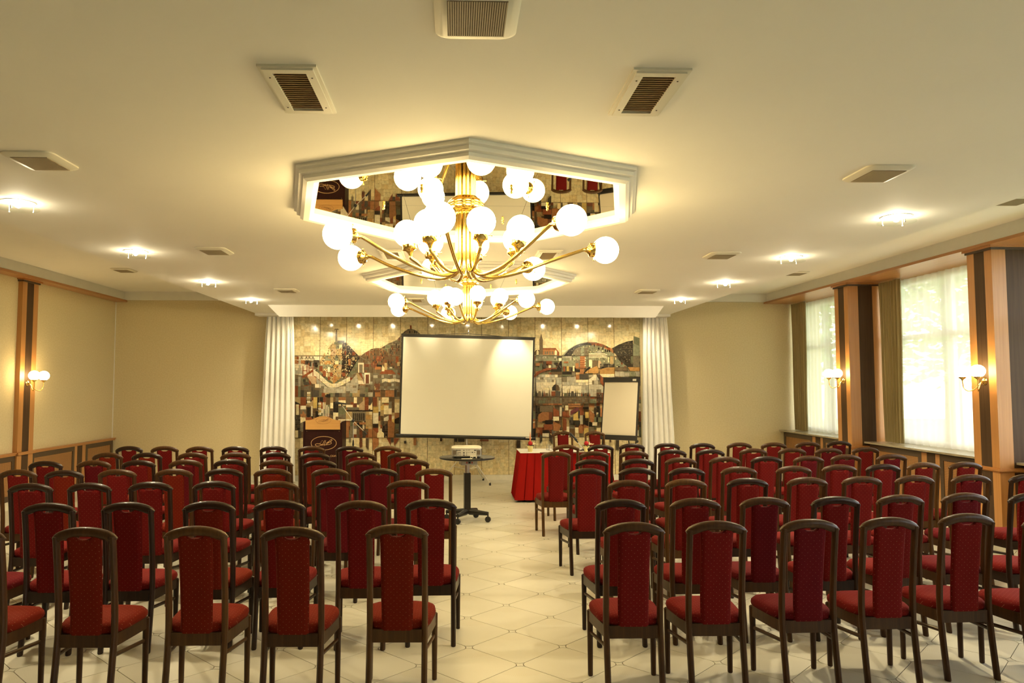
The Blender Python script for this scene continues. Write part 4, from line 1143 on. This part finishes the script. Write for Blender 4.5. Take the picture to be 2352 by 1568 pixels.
LEFT = [[(-62,1211),(195,1209.5),(450,1207),(672,1208.5),(912,1203)],
        [(-66,1157),(113,1154),(294,1152),(480,1150),(642,1147.6),(829,1148.5),(990,1145)],
        [(74,1109),(202,1108),(346,1105.6),(492,1104),(637,1104),(775,1102),(937,1102)],
        [(50,1077.5),(149,1079),(260,1077),(401,1076),(519,1075),(620,1075),(758,1074.6),(871,1074.7),(997,1075)],
        [(105,1058),(216,1056.5),(318,1056),(427,1055),(529,1054),(635,1055),(737,1056),(834,1055),(948,1054)],
        [(248,1039),(337,1039),(442,1038.6),(544,1038.6),(630,1038),(723,1039),(828,1038),(924,1038)],
        [(298,1024),(377,1024),(460,1024.5),(539.5,1024.5),(628,1024),(716,1024),(803,1024),(890.5,1024)]]
RIGHT = [[(1456,1198),(1645.5,1195),(1859,1191),(2042,1186.6),(2231,1178),(2402,1183)],
         [(1425.5,1145.5),(1597,1143),(1756,1140.6),(1919,1139),(2067.6,1135),(2216,1131),(2370,1131)],
         [(1444,1101.6),(1576,1099),(1717,1097),(1854,1095),(1979.5,1093),(2100.6,1090.6),(2230,1089),(2362,1088)],
         [(1349,1074.5),(1463,1073),(1577.6,1073),(1697,1071),(1823,1069),(1931,1066),(2025,1065),(2129.6,1061),(2209.6,1060)],
         [(1359,1054),(1465,1052.5),(1563.5,1050),(1664.5,1048),(1760.5,1047),(1857,1046),(1943,1043),(2048,1042)],
         [(1279,1036),(1363,1035.5),(1456,1034.6),(1544,1031.6),(1631.5,1031),(1730,1029),(1820,1028),(1902,1028),(1988,1026)],
         [(1302,1020.5),(1378,1020.5),(1451,1018),(1532,1017),(1613,1017),(1698,1015.6),(1777,1015.6),(1855,1014),(1927,1012)]]
ORD = ['first', 'second', 'third', 'fourth', 'fifth', 'sixth', 'seventh', 'eighth', 'ninth']
# wood tone seen in the photograph: d dark, w walnut, b brown
TL = ['wwbwb', 'wddddwdb'[:7].replace('dd', 'dd'), 'ddddwdwd'[:7], 'wdwwdwwdb', 'dwdwdwdww', 'wdwwddww', 'dwwddwdb']
TR = ['wwwwww', 'dwwdwwd', 'wbdwwwwd', 'dddwwwdbw', 'ddwwdwww', 'bwwddwwww', 'bddddwwwd']
rc_ = random.Random(4)
for side, rows, tones in (('left', LEFT, TL), ('right', RIGHT, TR)):
    for r, row in enumerate(rows):
        P3 = [at_z(px, py, .993) for px, py in row]
        for _ in range(30):
            for a, b in zip(P3, P3[1:]):
                e = .456 - (b.x - a.x)
                if e > 0: a.x -= e / 2; b.x += e / 2
        for i, (px, py) in enumerate(row):
            p = P3[i]
            k = (len(row) - 1 - i) if side == 'left' else i
            tn = 'wdb'.index(tones[r][i]) if i < len(tones[r]) else 0
            fb = 2 if (r == 0 and side == 'left') else rc_.choice((0, 0, 0, 1, 2) if side == 'left' else (0, 0, 0, 0, 1))
            lab = 'red dotted high-backed chair %s of the aisle, %s row from camera, %s from aisle' % (side, ORD[r], ORD[k])
            make_chair(CH[tn][fb], lab, 'rows of chairs %s of the aisle' % side, p.x, p.y, R(rc_.uniform(-1.6, 1.6)) + (R(rc_.uniform(0, 2)) if side == 'right' else 0))

# ------------------------------------------------------------------ speaker's table
TYF, TYB, TXL, TXR, TZ = 11.32, 12.02, .985, 2.36, .742
tb = thing('conference_table', 'speaker table with pleated red skirt and white cloth top', 'table', (0, 0, 0))
MB().box(TXL + .01, TXR - .01, TYF + .01, TYB - .01, TZ - .03, TZ - .004).build('table_top', M['plasticgrey'], tb)
for sx, sy in ((TXL + .06, TYF + .06), (TXR - .06, TYF + .06), (TXL + .06, TYB - .06), (TXR - .06, TYB - .06)):
    MB().box(sx - .02, sx + .02, sy - .02, sy + .02, 0, TZ - .03).build('leg', M['blackmetal'], tb)
MB().box(TXL - .004, TXR + .004, TYF - .006, TYB + .006, TZ - .005, TZ + .003).build('cloth_top', M['linen'], tb)
per = []
for x0, y0, x1, y1 in ((TXL, TYF, TXR, TYF), (TXR, TYF, TXR, TYB), (TXR, TYB, TXL, TYB), (TXL, TYB, TXL, TYF)):
    n = max(4, int(round(math.hypot(x1 - x0, y1 - y0) / .115)))
    nx, ny = (y1 - y0), -(x1 - x0); q = math.hypot(nx, ny); nx /= q; ny /= q
    for i in range(n):
        for f_, off in ((0, .002), (.86, .010), (.88, -.012), (.98, -.012)):
            t = (i + f_) / n; per.append((x0 + (x1 - x0) * t, y0 + (y1 - y0) * t, nx * off, ny * off))
rows = []
for iz in range(7):
    t = iz / 6; z = .035 + (TZ - .003 - .035) * t; fl_ = .085 * (1 - t)
    cx_, cy_ = (TXL + TXR) / 2, (TYF + TYB) / 2; row = []
    for (x, y, ox, oy) in per:
        k = .4 + 1.2 * (1 - t)
        ex = fl_ * (1 if x > cx_ else -1) * min(1, abs(x - cx_) / ((TXR - TXL) / 2)) ** 2
        ey = fl_ * .9 * (1 if y > cy_ else -1) * min(1, abs(y - cy_) / ((TYB - TYF) / 2)) ** 2
        row.append((x + ox * k + ex, y + oy * k + ey, z))
    rows.append(row)
MB().loft(rows, cap=False).build('pleated_skirt', M['tablered'], tb, 30)
# two chairs behind it, facing the seats
for px, lb in ((1291.7, 'red upholstered chair behind the speaker table, left one beside the screen'), (1364.5, 'red upholstered chair behind the speaker table, right one beside the flip chart')):
    p = at_z(px, 989.7, .993)
    make_chair(CH[2][0], lb, 'chairs at the speaker table', p.x, 12.52, R(180))
def on_table(px, py): return at_z(px, py, TZ + .003)
def flower_pot(x, y, label, spike=True):
    t = thing('flower_pot', label, 'flower pot', (x, y, TZ + .003), 0, 'flower pots on the speaker table')
    MB().lathe([(.030, 0), (.034, .004), (.046, .085), (.050, .090), (.046, .092), (.042, .080), (.0, .078)], 20).build('pot', M['potyellow'], t, 45)
    rd = random.Random(int(x * 100)); lf = MB()
    for k in range(16):
        a = rd.uniform(0, 6.28); c = Vector((.03 * math.cos(a), .03 * math.sin(a), .09)); d = Vector((math.cos(a), math.sin(a), rd.uniform(-.3, .6))).normalized(); s_ = d.cross(Vector((0, 0, 1))).normalized()
        l_ = rd.uniform(.03, .055)
        lf.add([c, c + d * l_ * .5 + s_ * .014, c + d * l_, c + d * l_ * .5 - s_ * .014, c + d * l_ * .5 + Vector((0, 0, .005))], [(0,1,4),(1,2,4),(2,3,4),(3,0,4)])
    lf.build('leaves', M['leaf'], t)
    MB().sphere((0, 0, .128), .036, 14, 10).build('red_bloom', M['petalred'], t, 60)
    pt = MB()
    for k in range(7):
        a = k * .5 - .6; c = Vector((.04, 0, .105)); d = Vector((math.cos(a * .6), math.sin(a) * .5, .15 + .1 * math.cos(k))).normalized(); s_ = d.cross(Vector((0, 0, 1))).normalized()
        pt.add([c, c + d * .04 + s_ * .010, c + d * .085, c + d * .04 - s_ * .010, c + d * .045 + Vector((0, 0, .008))], [(0,1,4),(1,2,4),(2,3,4),(3,0,4),(0,3,2,1)])
    pt.build('cream_petals', M['petalcream'], t)
    if spike: MB().lathe([(.010, .15), (.012, .20), (.007, .26), (.001, .31)], 10).build('spike', M['candle'], t, 45)
p = on_table(1218, 1037); flower_pot(p.x, p.y, 'small yellow pot with red bloom and orange spike on the table corner')
p = on_table(1347, 1037); flower_pot(p.x, p.y, 'small yellow pot with red bloom near the middle of the table', False)
gl = MB().lathe([(.034, 0), (.034, .004), (.027, .060), (.024, .088), (.022, .088), (.025, .06), (.031, .006)], 18).mesh('tumbler', M['glass'], 45)
for px, py, lb in ((1258.5, 1033, 'upturned drinking glass on the table beside the flower pot'), (1264, 1034.5, 'second upturned drinking glass standing close to the first one'), (1334.5, 1036, 'drinking glass at the foot of the table microphone')):
    p = on_table(px, py); o = link('drinking_glass', gl); o.location = p; tag(o, lb, 'glass', 'glasses on the speaker table')
p = on_table(1251, 1040.5)
o = MB().box(-.06, .06, -.045, .045, 0, .012).build('leather_folder', M['brownfolder'], None, None, .003); o.location = p; o.rotation_euler = (0, 0, .3); tag(o, 'small dark brown folder lying on the white tablecloth', 'folder')
p = on_table(1328, 1040)
o = MB().box(-.16, .16, -.05, .05, 0, .014).build('leather_folder', M['brownfolder'], None, None, .003); o.location = p; tag(o, 'long dark folder along the front edge of the table', 'folder')
# table microphone on a slanted stand
p = on_table(1339, 1034.5)
t = thing('table_microphone', 'black microphone on slanted steel table stand', 'microphone', p)
MB().lathe([(.055, 0), (.055, .010), (.020, .018), (.012, .030), (.0, .032)], 20).build('base', M['blackmetal'], t, 45)
tip = at_y(1313, 1002, p.y) - p; mid = at_y(1326, 1013, p.y) - p
MB().tube([(0, 0, .02), mid * .9], .0075, 8).build('stand_rod', M['steel'], t, 60)
MB().tube([mid * .88, mid + (tip - mid) * .5], .012, 10).build('clutch', M['black'], t, 60)
MB().tube([tip + Vector((-.03, 0, .045)), tip + Vector((.0, 0, .02)), tip + Vector((.06, -.02, -.035)), tip + Vector((.085, -.03, -.05))], [.024, .020, .014, .011], 12).build('microphone_body', M['black'], t, 60)

# ------------------------------------------------------------------ projection screen on its tripod
SY = 13.12
scr = thing('projection_screen', 'white projection screen with black border on a tripod', 'screen', (0, 0, 0))
c = at_y(1073.5, 886, SY)
e0, e1 = at_y(922, 770, SY), at_y(1230, 774, SY)
W = (e1 - e0).length / 2 - .01
top = at_y(1076, 772, SY).z; bot = at_y(1070, 1001, SY).z; hh = (top - bot) / 2; zc = (top + bot) / 2
pan = thing('screen_panel', '', 'x'); del pan['label'], pan['category']
pan.parent = scr; pan.location = (at_y(1073, 886, SY).x, SY, zc); pan.rotation_euler = (0, R(1.45), 0)
MB().box(-W, W, -.004, .004, -hh, hh).build('border', M['black'], pan)
MB().box(-W + .032, W - .030, -.007, -.004, -hh + .012, hh - .040).build('screen_surface', M['screen'], pan)
MB().lathe([(.026, -W - .055), (.030, -W - .05), (.030, W + .045), (.026, W + .05)], 12, (0, -.005, -hh - .018), (1, 0, 0)).build('roller_case', M['blackmetal'], pan, 40)
MB().box(-W - .012, W + .012, -.014, .014, hh - .006, hh + .014).build('top_bar', M['black'], pan)
MB().tube([(-W * .5, 0, hh + .012), (-W * .2, 0, hh + .035), (0, 0, hh + .042), (W * .2, 0, hh + .035), (W * .5, 0, hh + .012)], .005, 6).build('carry_handle', M['black'], pan, 60)
MB().lathe([(.012, hh + .03), (.014, hh + .06), (.020, hh + .075), (.010, hh + .09), (.004, hh + .12)], 12).build('hook', M['steel'], pan, 45)
MB().box(W - .13, W - .02, -.040, -.034, -hh - .012, -hh + .006).build('maker_label', M['plasticwhite'], pan)
bx_, by_ = at_y(1072, 1000, SY + .09).x, SY + .09
MB().tube([(bx_, by_, .25), (bx_, by_, top - .02)], .016, 10).build('pole', M['alu'], scr, 60)
for fx, fy in ((1125.5, 1114.5), (1110, 1103), (1010, 1110)):
    ft = at_z(fx, fy, .0)
    ft.y = min(ft.y, 13.86)
    lg = MB().tube([(bx_, by_, .62), (ft.x, ft.y, .03)], .011, 8).build('leg', M['alu'], scr, 60)
    MB().lathe([(.017, 0), (.019, .02), (.015, .045), (.011, .05)], 10, (ft.x, ft.y, 0)).build('rubber_foot', M['black'], lg, 45)
    MB().tube([(bx_, by_, .28), ((bx_ + ft.x) / 2, (by_ + ft.y) / 2, .325)], .006, 6).build('brace', M['alu'], scr, 60)
MB().lathe([(.024, .24), (.026, .26), (.026, .32), (.022, .34)], 12, (bx_, by_, 0)).build('collar', M['black'], scr, 45)
MB().lathe([(.024, .59), (.026, .60), (.026, .65), (.022, .66)], 12, (bx_, by_, 0)).build('collar', M['black'], scr, 45)

# ------------------------------------------------------------------ flip chart
FY = 12.75
fc = thing('flip_chart', 'flip chart easel with blank paper pad and black frame', 'flip chart', (0, 0, 0))
cb = at_y(1424, 938, FY)
bd = thing('chart_board', '', 'x'); del bd['label'], bd['category']
bd.parent = fc; bd.location = cb
yaw, lean = R(-36), R(9)
bd.rotation_mode = 'QUATERNION'
bd.rotation_quaternion = Matrix.Rotation(yaw, 4, 'Z').to_quaternion() @ Matrix.Rotation(-lean, 4, 'X').to_quaternion()
bw, bh = .335, .545
MB().box(-bw, bw, 0, .02, -bh, bh).build('board', M['black'], bd)
MB().box(-bw, bw, -.028, 0, bh - .085, bh).build('clamp_bar', M['black'], bd, None, .004)
MB().box(-bw, bw, -.045, 0, -bh, -bh + .075).build('pen_tray', M['black'], bd, None, .004)
MB().box(-bw + .035, bw - .028, -.012, 0, -bh + .085, bh - .084).build('paper_pad', M['paper'], bd)
MB().box(-bw + .028, bw - .045, -.015, -.0125, -bh + .105, bh - .084).build('top_sheet', M['paper'], bd)
MB().box(bw - .115, bw - .050, -.030, -.028, bh - .065, bh - .030).build('maker_label', M['plasticwhite'], bd)
mw = bd.rotation_quaternion.to_matrix()
for sx in (-1, 1):
    a = cb + mw @ Vector((sx * (bw - .03), .03, -bh)); b = a + mw @ Vector((sx * .03, -.10, 0)); b.z = .02
    MB().tube([a + mw @ Vector((0, 0, bh * 1.8)), a, (b.x, b.y, .012)], .011, 8).build('leg', M['blackmetal'], fc, 60)
b = cb + mw @ Vector((0, .60, 0)); a = cb + mw @ Vector((0, .03, bh * .7)); b.z = .012
MB().tube([a, b], .011, 8).build('leg', M['blackmetal'], fc, 60)
MB().sphere(cb + mw @ Vector((bw + .01, -.01, -bh - .01)), .026, 12, 8).build('knob', M['black'], fc, 60)

# ------------------------------------------------------------------ lectern
LY = 13.05
LA = lambda x, y: at_y(x, y, LY)
lx0, lx1 = LA(697, 980).x, LA(787, 980).x; lz = LA(740, 967).z; lc = (lx0 + lx1) / 2; lw = (lx1 - lx0) / 2
lec = thing('lectern', 'dark mahogany lectern with light maple crest and oval monogram', 'lectern', (lc, LY, 0))
for s in (-1, 1):
    MB().box(s * lw - (.022 if s > 0 else 0), s * lw + (0 if s > 0 else .022), -.02, .42, 0, lz - .01).build('side_panel', M['lecternbody'], lec)
MB().box(-lw + .022, lw - .022, 0, .02, .06, lz - .03).build('front_panel', M['lecternbody'], lec)
MB().box(-lw + .022, lw - .022, .03, .40, lz - .24, lz - .22).build('reading_shelf', M['lecternbody'], lec)
MB().box(-lw, lw, -.01, .41, 0, .06).build('plinth', M['lecternbody'], lec)
hz0 = LA(740, 986).z; hz1 = LA(740, 964.5).z; ht = LA(740, 955.3).z
aw = lw - .040
crest = [(-aw, hz0), (aw, hz0), (aw, hz1)]
for i in range(17):
    u = 1 - i / 8; w_ = .19
    crest.append((u * w_ * (1.28 if abs(u) == 1 else 1.0), hz1 + (ht - hz1) * max(0, math.cos(u * math.pi / 2)) ** .8))
crest += [(-aw, hz1)]
MB().prism(crest, lambda a, b, d: (a, d, b), -.030, -.002).build('crest_board', M['maple'], lec)
# oval monogram, drawn as thin raised lines
def ribbon(mb, pts, w, y0, y1):
    P = [Vector((a, b)) for a, b in pts]; n = len(P); Lf, Rt = [], []
    for i, p in enumerate(P):
        t = (P[min(i + 1, n - 1)] - P[max(i - 1, 0)]); t.normalize(); q = Vector((-t.y, t.x)) * w / 2
        Lf.append(p + q); Rt.append(p - q)
    vs = []; fs = []
    for i in range(n):
        k = .0006 * i / n                             # later parts of a stroke lie a hair above earlier ones
        for v, y in ((Lf[i], y0 - k), (Rt[i], y0 - k), (Rt[i], y1), (Lf[i], y1)): vs.append((v.x, y, v.y))
    for i in range(n - 1):
        a, b = 4 * i, 4 * i + 4
        for j in range(4): fs.append((a + j, a + (j + 1) % 4, b + (j + 1) % 4, b + j))
    fs += [(0, 1, 2, 3), tuple(4 * n - 4 + j for j in range(4))]
    mb.add(vs, fs)
def monogram(parent, name, material, cx_, cz_, sx, sz, wd, y0, y1, oval=True):
    mb = MB(); S = lambda pts: [(cx_ + a * sx, cz_ + b * sz) for a, b in pts]
    if oval: ribbon(mb, S([(math.cos(t * math.pi / 24), math.sin(t * math.pi / 24)) for t in range(49)]), wd, y0, y1)
    def sp(pts): return [(v.x, v.y) for v in spline([(a, b, 0) for a, b in pts], 5)]
    for st in ([(-.62,-.35),(-.66,-.18),(-.50,-.06),(-.20,-.16),(.05,-.24),(.30,-.22),(.52,-.12),(.62,.02),(.55,.16),(.40,.14),(.22,.02)],
               [(-.62,-.35),(-.50,-.42),(-.30,-.36),(-.14,-.22)],
               [(.06,.42),(-.02,.05),(-.14,-.40)], [(.16,.42),(.10,.05),(.02,-.40)],
               [(.18,-.02),(.30,.12),(.46,.34),(.60,.56),(.66,.46),(.56,.26),(.38,.08),(.28,-.05),(.16,-.30)],
               [(.24,.06),(.34,.16),(.42,.10),(.34,.02),(.24,.06)]):
        y0 -= .0007
        ribbon(mb, S(sp(st)), wd, y0, y1)
    for a, b in ((-.28,.0),(-.20,.18),(-.12,.36)):
        q = wd * .8 / sx; q2 = wd * .8 / sz
        mb.prism(S([(a-q,b),(a,b-q2),(a+q,b),(a,b+q2)]), lambda u, v, d: (u, d, v), y0, y1)
    return mb.build(name, material, parent)
mz = LA(744, 1017.5).z; mxc = LA(743.5, 1017).x - lc
monogram(lec, 'monogram', M['goldline'], mxc, mz, LA(773,1017).x - LA(744,1017).x, LA(744,1002).z - LA(744,1017.5).z, .008, -.003, .001)
monogram(lec, 'crest_monogram', M['mapleline'], LA(743.5, 964).x - lc, LA(743, 965).z, .130, .060, .004, -.0325, -.029)
# the end of a handwritten line below the oval
lt = MB(); zt = LA(750, 1049).z; x_ = LA(757, 1049).x - lc
def sp2(pts): return [(v.x, v.y) for v in spline([(a, b, 0) for a, b in pts], 5)]
for st in ([(.030,.020),(.024,.026),(.015,.020),(.013,.009),(.020,.002),(.034,.004)], [(.034,.004),(.046,.016),(.052,.024),(.044,.024),(.042,.012),(.050,.003),(.062,.006)], [(.062,.006),(.068,.024),(.066,.002),(.078,.022),(.086,.020),(.086,.004),(.096,.004),(.104,.010)]):
    ribbon(lt, [(x_ + a * 1.25, zt + b * 1.25) for a, b in sp2(st)], .005, -.003, .001)
lt.build('script_lettering', M['goldline'], lec)
for q in range(2):
    MB().lathe([(.004, 0), (.004, .003)], 8, (-aw + .02 if q == 0 else aw - .02, -.001, LA(740, 990).z), (0, -1, 0)).build('stud', M['goldline'], lec)

# ------------------------------------------------------------------ microphone stand beside the lectern
SYm = 12.80
q = lambda x, y: at_y(x, y, SYm)
bs = q(811, 1035)
ms = thing('microphone_stand', 'black boom microphone stand beside the lectern', 'microphone stand', (bs.x, SYm, 0))
o_ = Vector((bs.x, SYm, 0))
MB().tube([(0, 0, .10), (0, 0, q(811, 1022).z)], .011, 8).build('lower_tube', M['blackmetal'], ms, 60)
MB().lathe([(.012, q(811, 1024).z), (.018, q(811, 1021).z), (.012, q(811, 1012).z), (.008, q(811, 1010).z)], 10).build('clutch', M['black'], ms, 45)
MB().tube([(0, 0, q(811, 1014).z), (0, 0, q(811, 968).z)], .0065, 8).build('upper_tube', M['steel'], ms, 60)
MB().tube([q(785, 930) - o_, q(811, 966) - o_, q(842, 996) - o_], .006, 8).build('boom', M['steel'], ms, 60)
MB().sphere(q(811, 966) - o_, .030, 12, 8).build('boom_joint', M['black'], ms, 60)
MB().tube([q(835, 989) - o_, q(843, 997) - o_], .016, 10).build('counterweight', M['black'], ms, 60)
MB().tube([q(796, 927.5) - o_, q(782, 926) - o_, q(775, 925.5) - o_, q(770, 926) - o_], [.013, .016, .026, .024], 12).build('microphone_body', M['black'], ms, 60)
MB().tube([q(784, 927) - o_, q(786, 932) - o_], .012, 8).build('clip', M['black'], ms, 60)
for k in range(3):
    a = 2 * math.pi * k / 3 + .4
    lg = MB().tube([(0, 0, .14), (.17 * math.cos(a), .17 * math.sin(a), .018)], .009, 8).build('leg', M['blackmetal'], ms, 60)
    MB().sphere((.17 * math.cos(a), .17 * math.sin(a), .014), .014, 8, 6).build('rubber_foot', M['black'], lg, 60)

# ------------------------------------------------------------------ projector on its trolley
PYc = 9.75
pc = at_y(1073, 1050, PYc)
tz = at_z(1073, 1050, .80); PZ = pc.z
pt = thing('projector_trolley', 'round black trolley table on a column with castor feet', 'trolley', (pc.x, PYc, 0), R(10))
MB().lathe([(.0, PZ - .016), (.355, PZ - .016), (.365, PZ - .010), (.365, PZ + .002), (.360, PZ + .006), (.0, PZ + .006)], 48).build('table_top', M['blackmetal'], pt, 40)
MB().box(-.041, .041, -.041, .041, .11, PZ - .20).build('column', M['blackmetal'], pt, None, .004)
MB().lathe([(.033, PZ - .21), (.033, PZ - .016)], 16).build('inner_column', M['steel'], pt, 45)
bxm = MB().box(-.105, .105, -.16, .04, PZ - .085, PZ - .018).build('control_box', M['plasticgrey'], pt, None, .004)
MB().box(-.014, .014, -.163, -.159, PZ - .064, PZ - .040).build('socket', M['darkinset'], bxm)
for s in (-1, 1): MB().box(s * .034 - .007, s * .034 + .007, -.164, -.159, PZ - .062, PZ - .044).build('button', M['redbit'], bxm)
for k in range(4):
    a = R(45 + 90 * k) + R(12); u = Vector((math.cos(a) * 1.12, math.sin(a) * .95, 0)); v = Vector((-u.y, u.x, 0)).normalized()
    ar = MB(); ar.loft([section(u * .03 + Vector((0, 0, .125)), v, (0,0,1), .030, .040, 8, 6), section(u * .27 + Vector((0, 0, .110)), v, (0,0,1), .024, .022, 8, 6)])
    arm = ar.build('foot', M['blackmetal'], pt, 40)
    cc = u * .265
    MB().lathe([(.0, -.016), (.036, -.016), (.038, -.010), (.038, .010), (.036, .016), (.0, .016)], 18, (cc.x, cc.y, .038), v if k % 2 else u).build('castor', M['black'], arm, 45)
    MB().tube([(cc.x, cc.y, .06), (cc.x, cc.y, .10)], .010, 8).build('castor_stem', M['blackmetal'], arm, 60)
pj = thing('projector', 'ivory video projector seen from behind on the trolley table', 'projector', (pc.x - .01, PYc - .02, PZ + .0065))
pb = round_rect(.385, .30, .05)
MB().loft([[(x, y, z) for x, y in round_rect(.385 - s, .30 - s, .045)] for z, s in ((.016, .03), (.022, .006), (.055, .0), (.110, .0), (.112, .004))]).build('body', M['plasticgrey'], pj, 40)
MB().loft([[(x, y, z) for x, y in round_rect(.395 - s, .31 - s, .05)] for z, s in ((.112, .004), (.118, .0), (.130, .004), (.142, .04), (.147, .10))]).build('top_cover', M['plasticwhite'], pj, 40)
MB().box(-.12, .125, -.1535, -.150, .028, .110).build('connector_plate', M['plasticwhite'], pj)
MB().lathe([(.02, .145), (.045, .147), (.05, .150), (.0, .152)], 20, (-.07, -.03, 0)).build('focus_dial', M['plasticwhite'], pj, 45)
soc = MB(); rd = random.Random(9)
for x, z, w, h in ((-.105,.100,.06,.008),(-.035,.100,.012,.010),(.0,.102,.018,.004),(.03,.102,.024,.004),(.11,.100,.028,.012),(-.11,.074,.010,.010),(-.095,.074,.010,.010),(-.08,.074,.010,.010),(-.11,.054,.012,.012),(-.092,.054,.008,.008),(-.075,.054,.008,.008),(-.11,.036,.008,.006),(-.092,.036,.008,.006),(-.075,.036,.008,.006),(-.035,.070,.022,.012),(-.035,.052,.022,.006),(-.035,.036,.024,.008),(.0,.074,.008,.010),(.0,.055,.008,.010),(.0,.036,.008,.008),(.02,.074,.008,.008),(.045,.074,.008,.008),(.075,.074,.022,.010),(.105,.074,.010,.010)):
    soc.box(x - w/2, x + w/2, -.1550, -.1530, z - h/2, z + h/2)
soc.build('sockets', M['darkinset'], pj)
for s in (-1, 1): MB().box(s * .155 - .022, s * .155 + .022, -.1525, -.148, .045, .100).build('speaker_grille', M['mesh'], pj)
pw = MB().box(.045, .135, -.175, -.150, .001, .026).build('power_inlet', M['plasticwhite'], pj, None, .003)
MB().box(.055, .075, -.177, -.174, .006, .018).build('switch', M['darkinset'], pw); MB().box(.085, .118, -.177, -.174, .004, .020).build('socket', M['darkinset'], pw)
for sx in (-.15, .15):
    for sy in (-.1, .1): MB().lathe([(.014, 0), (.014, .018)], 10, (sx, sy, 0)).build('foot', M['black'], pj)
rmv = at_z(1072, 1052.5, PZ + .006)
o = MB().box(-.07, .07, -.012, .012, 0, .010).build('remote_control', M['plasticwhite'], None, None, .003); o.location = (rmv.x - .0, PYc - .30, PZ + .0062); tag(o, 'slim white remote control at the front edge of the trolley', 'remote control')
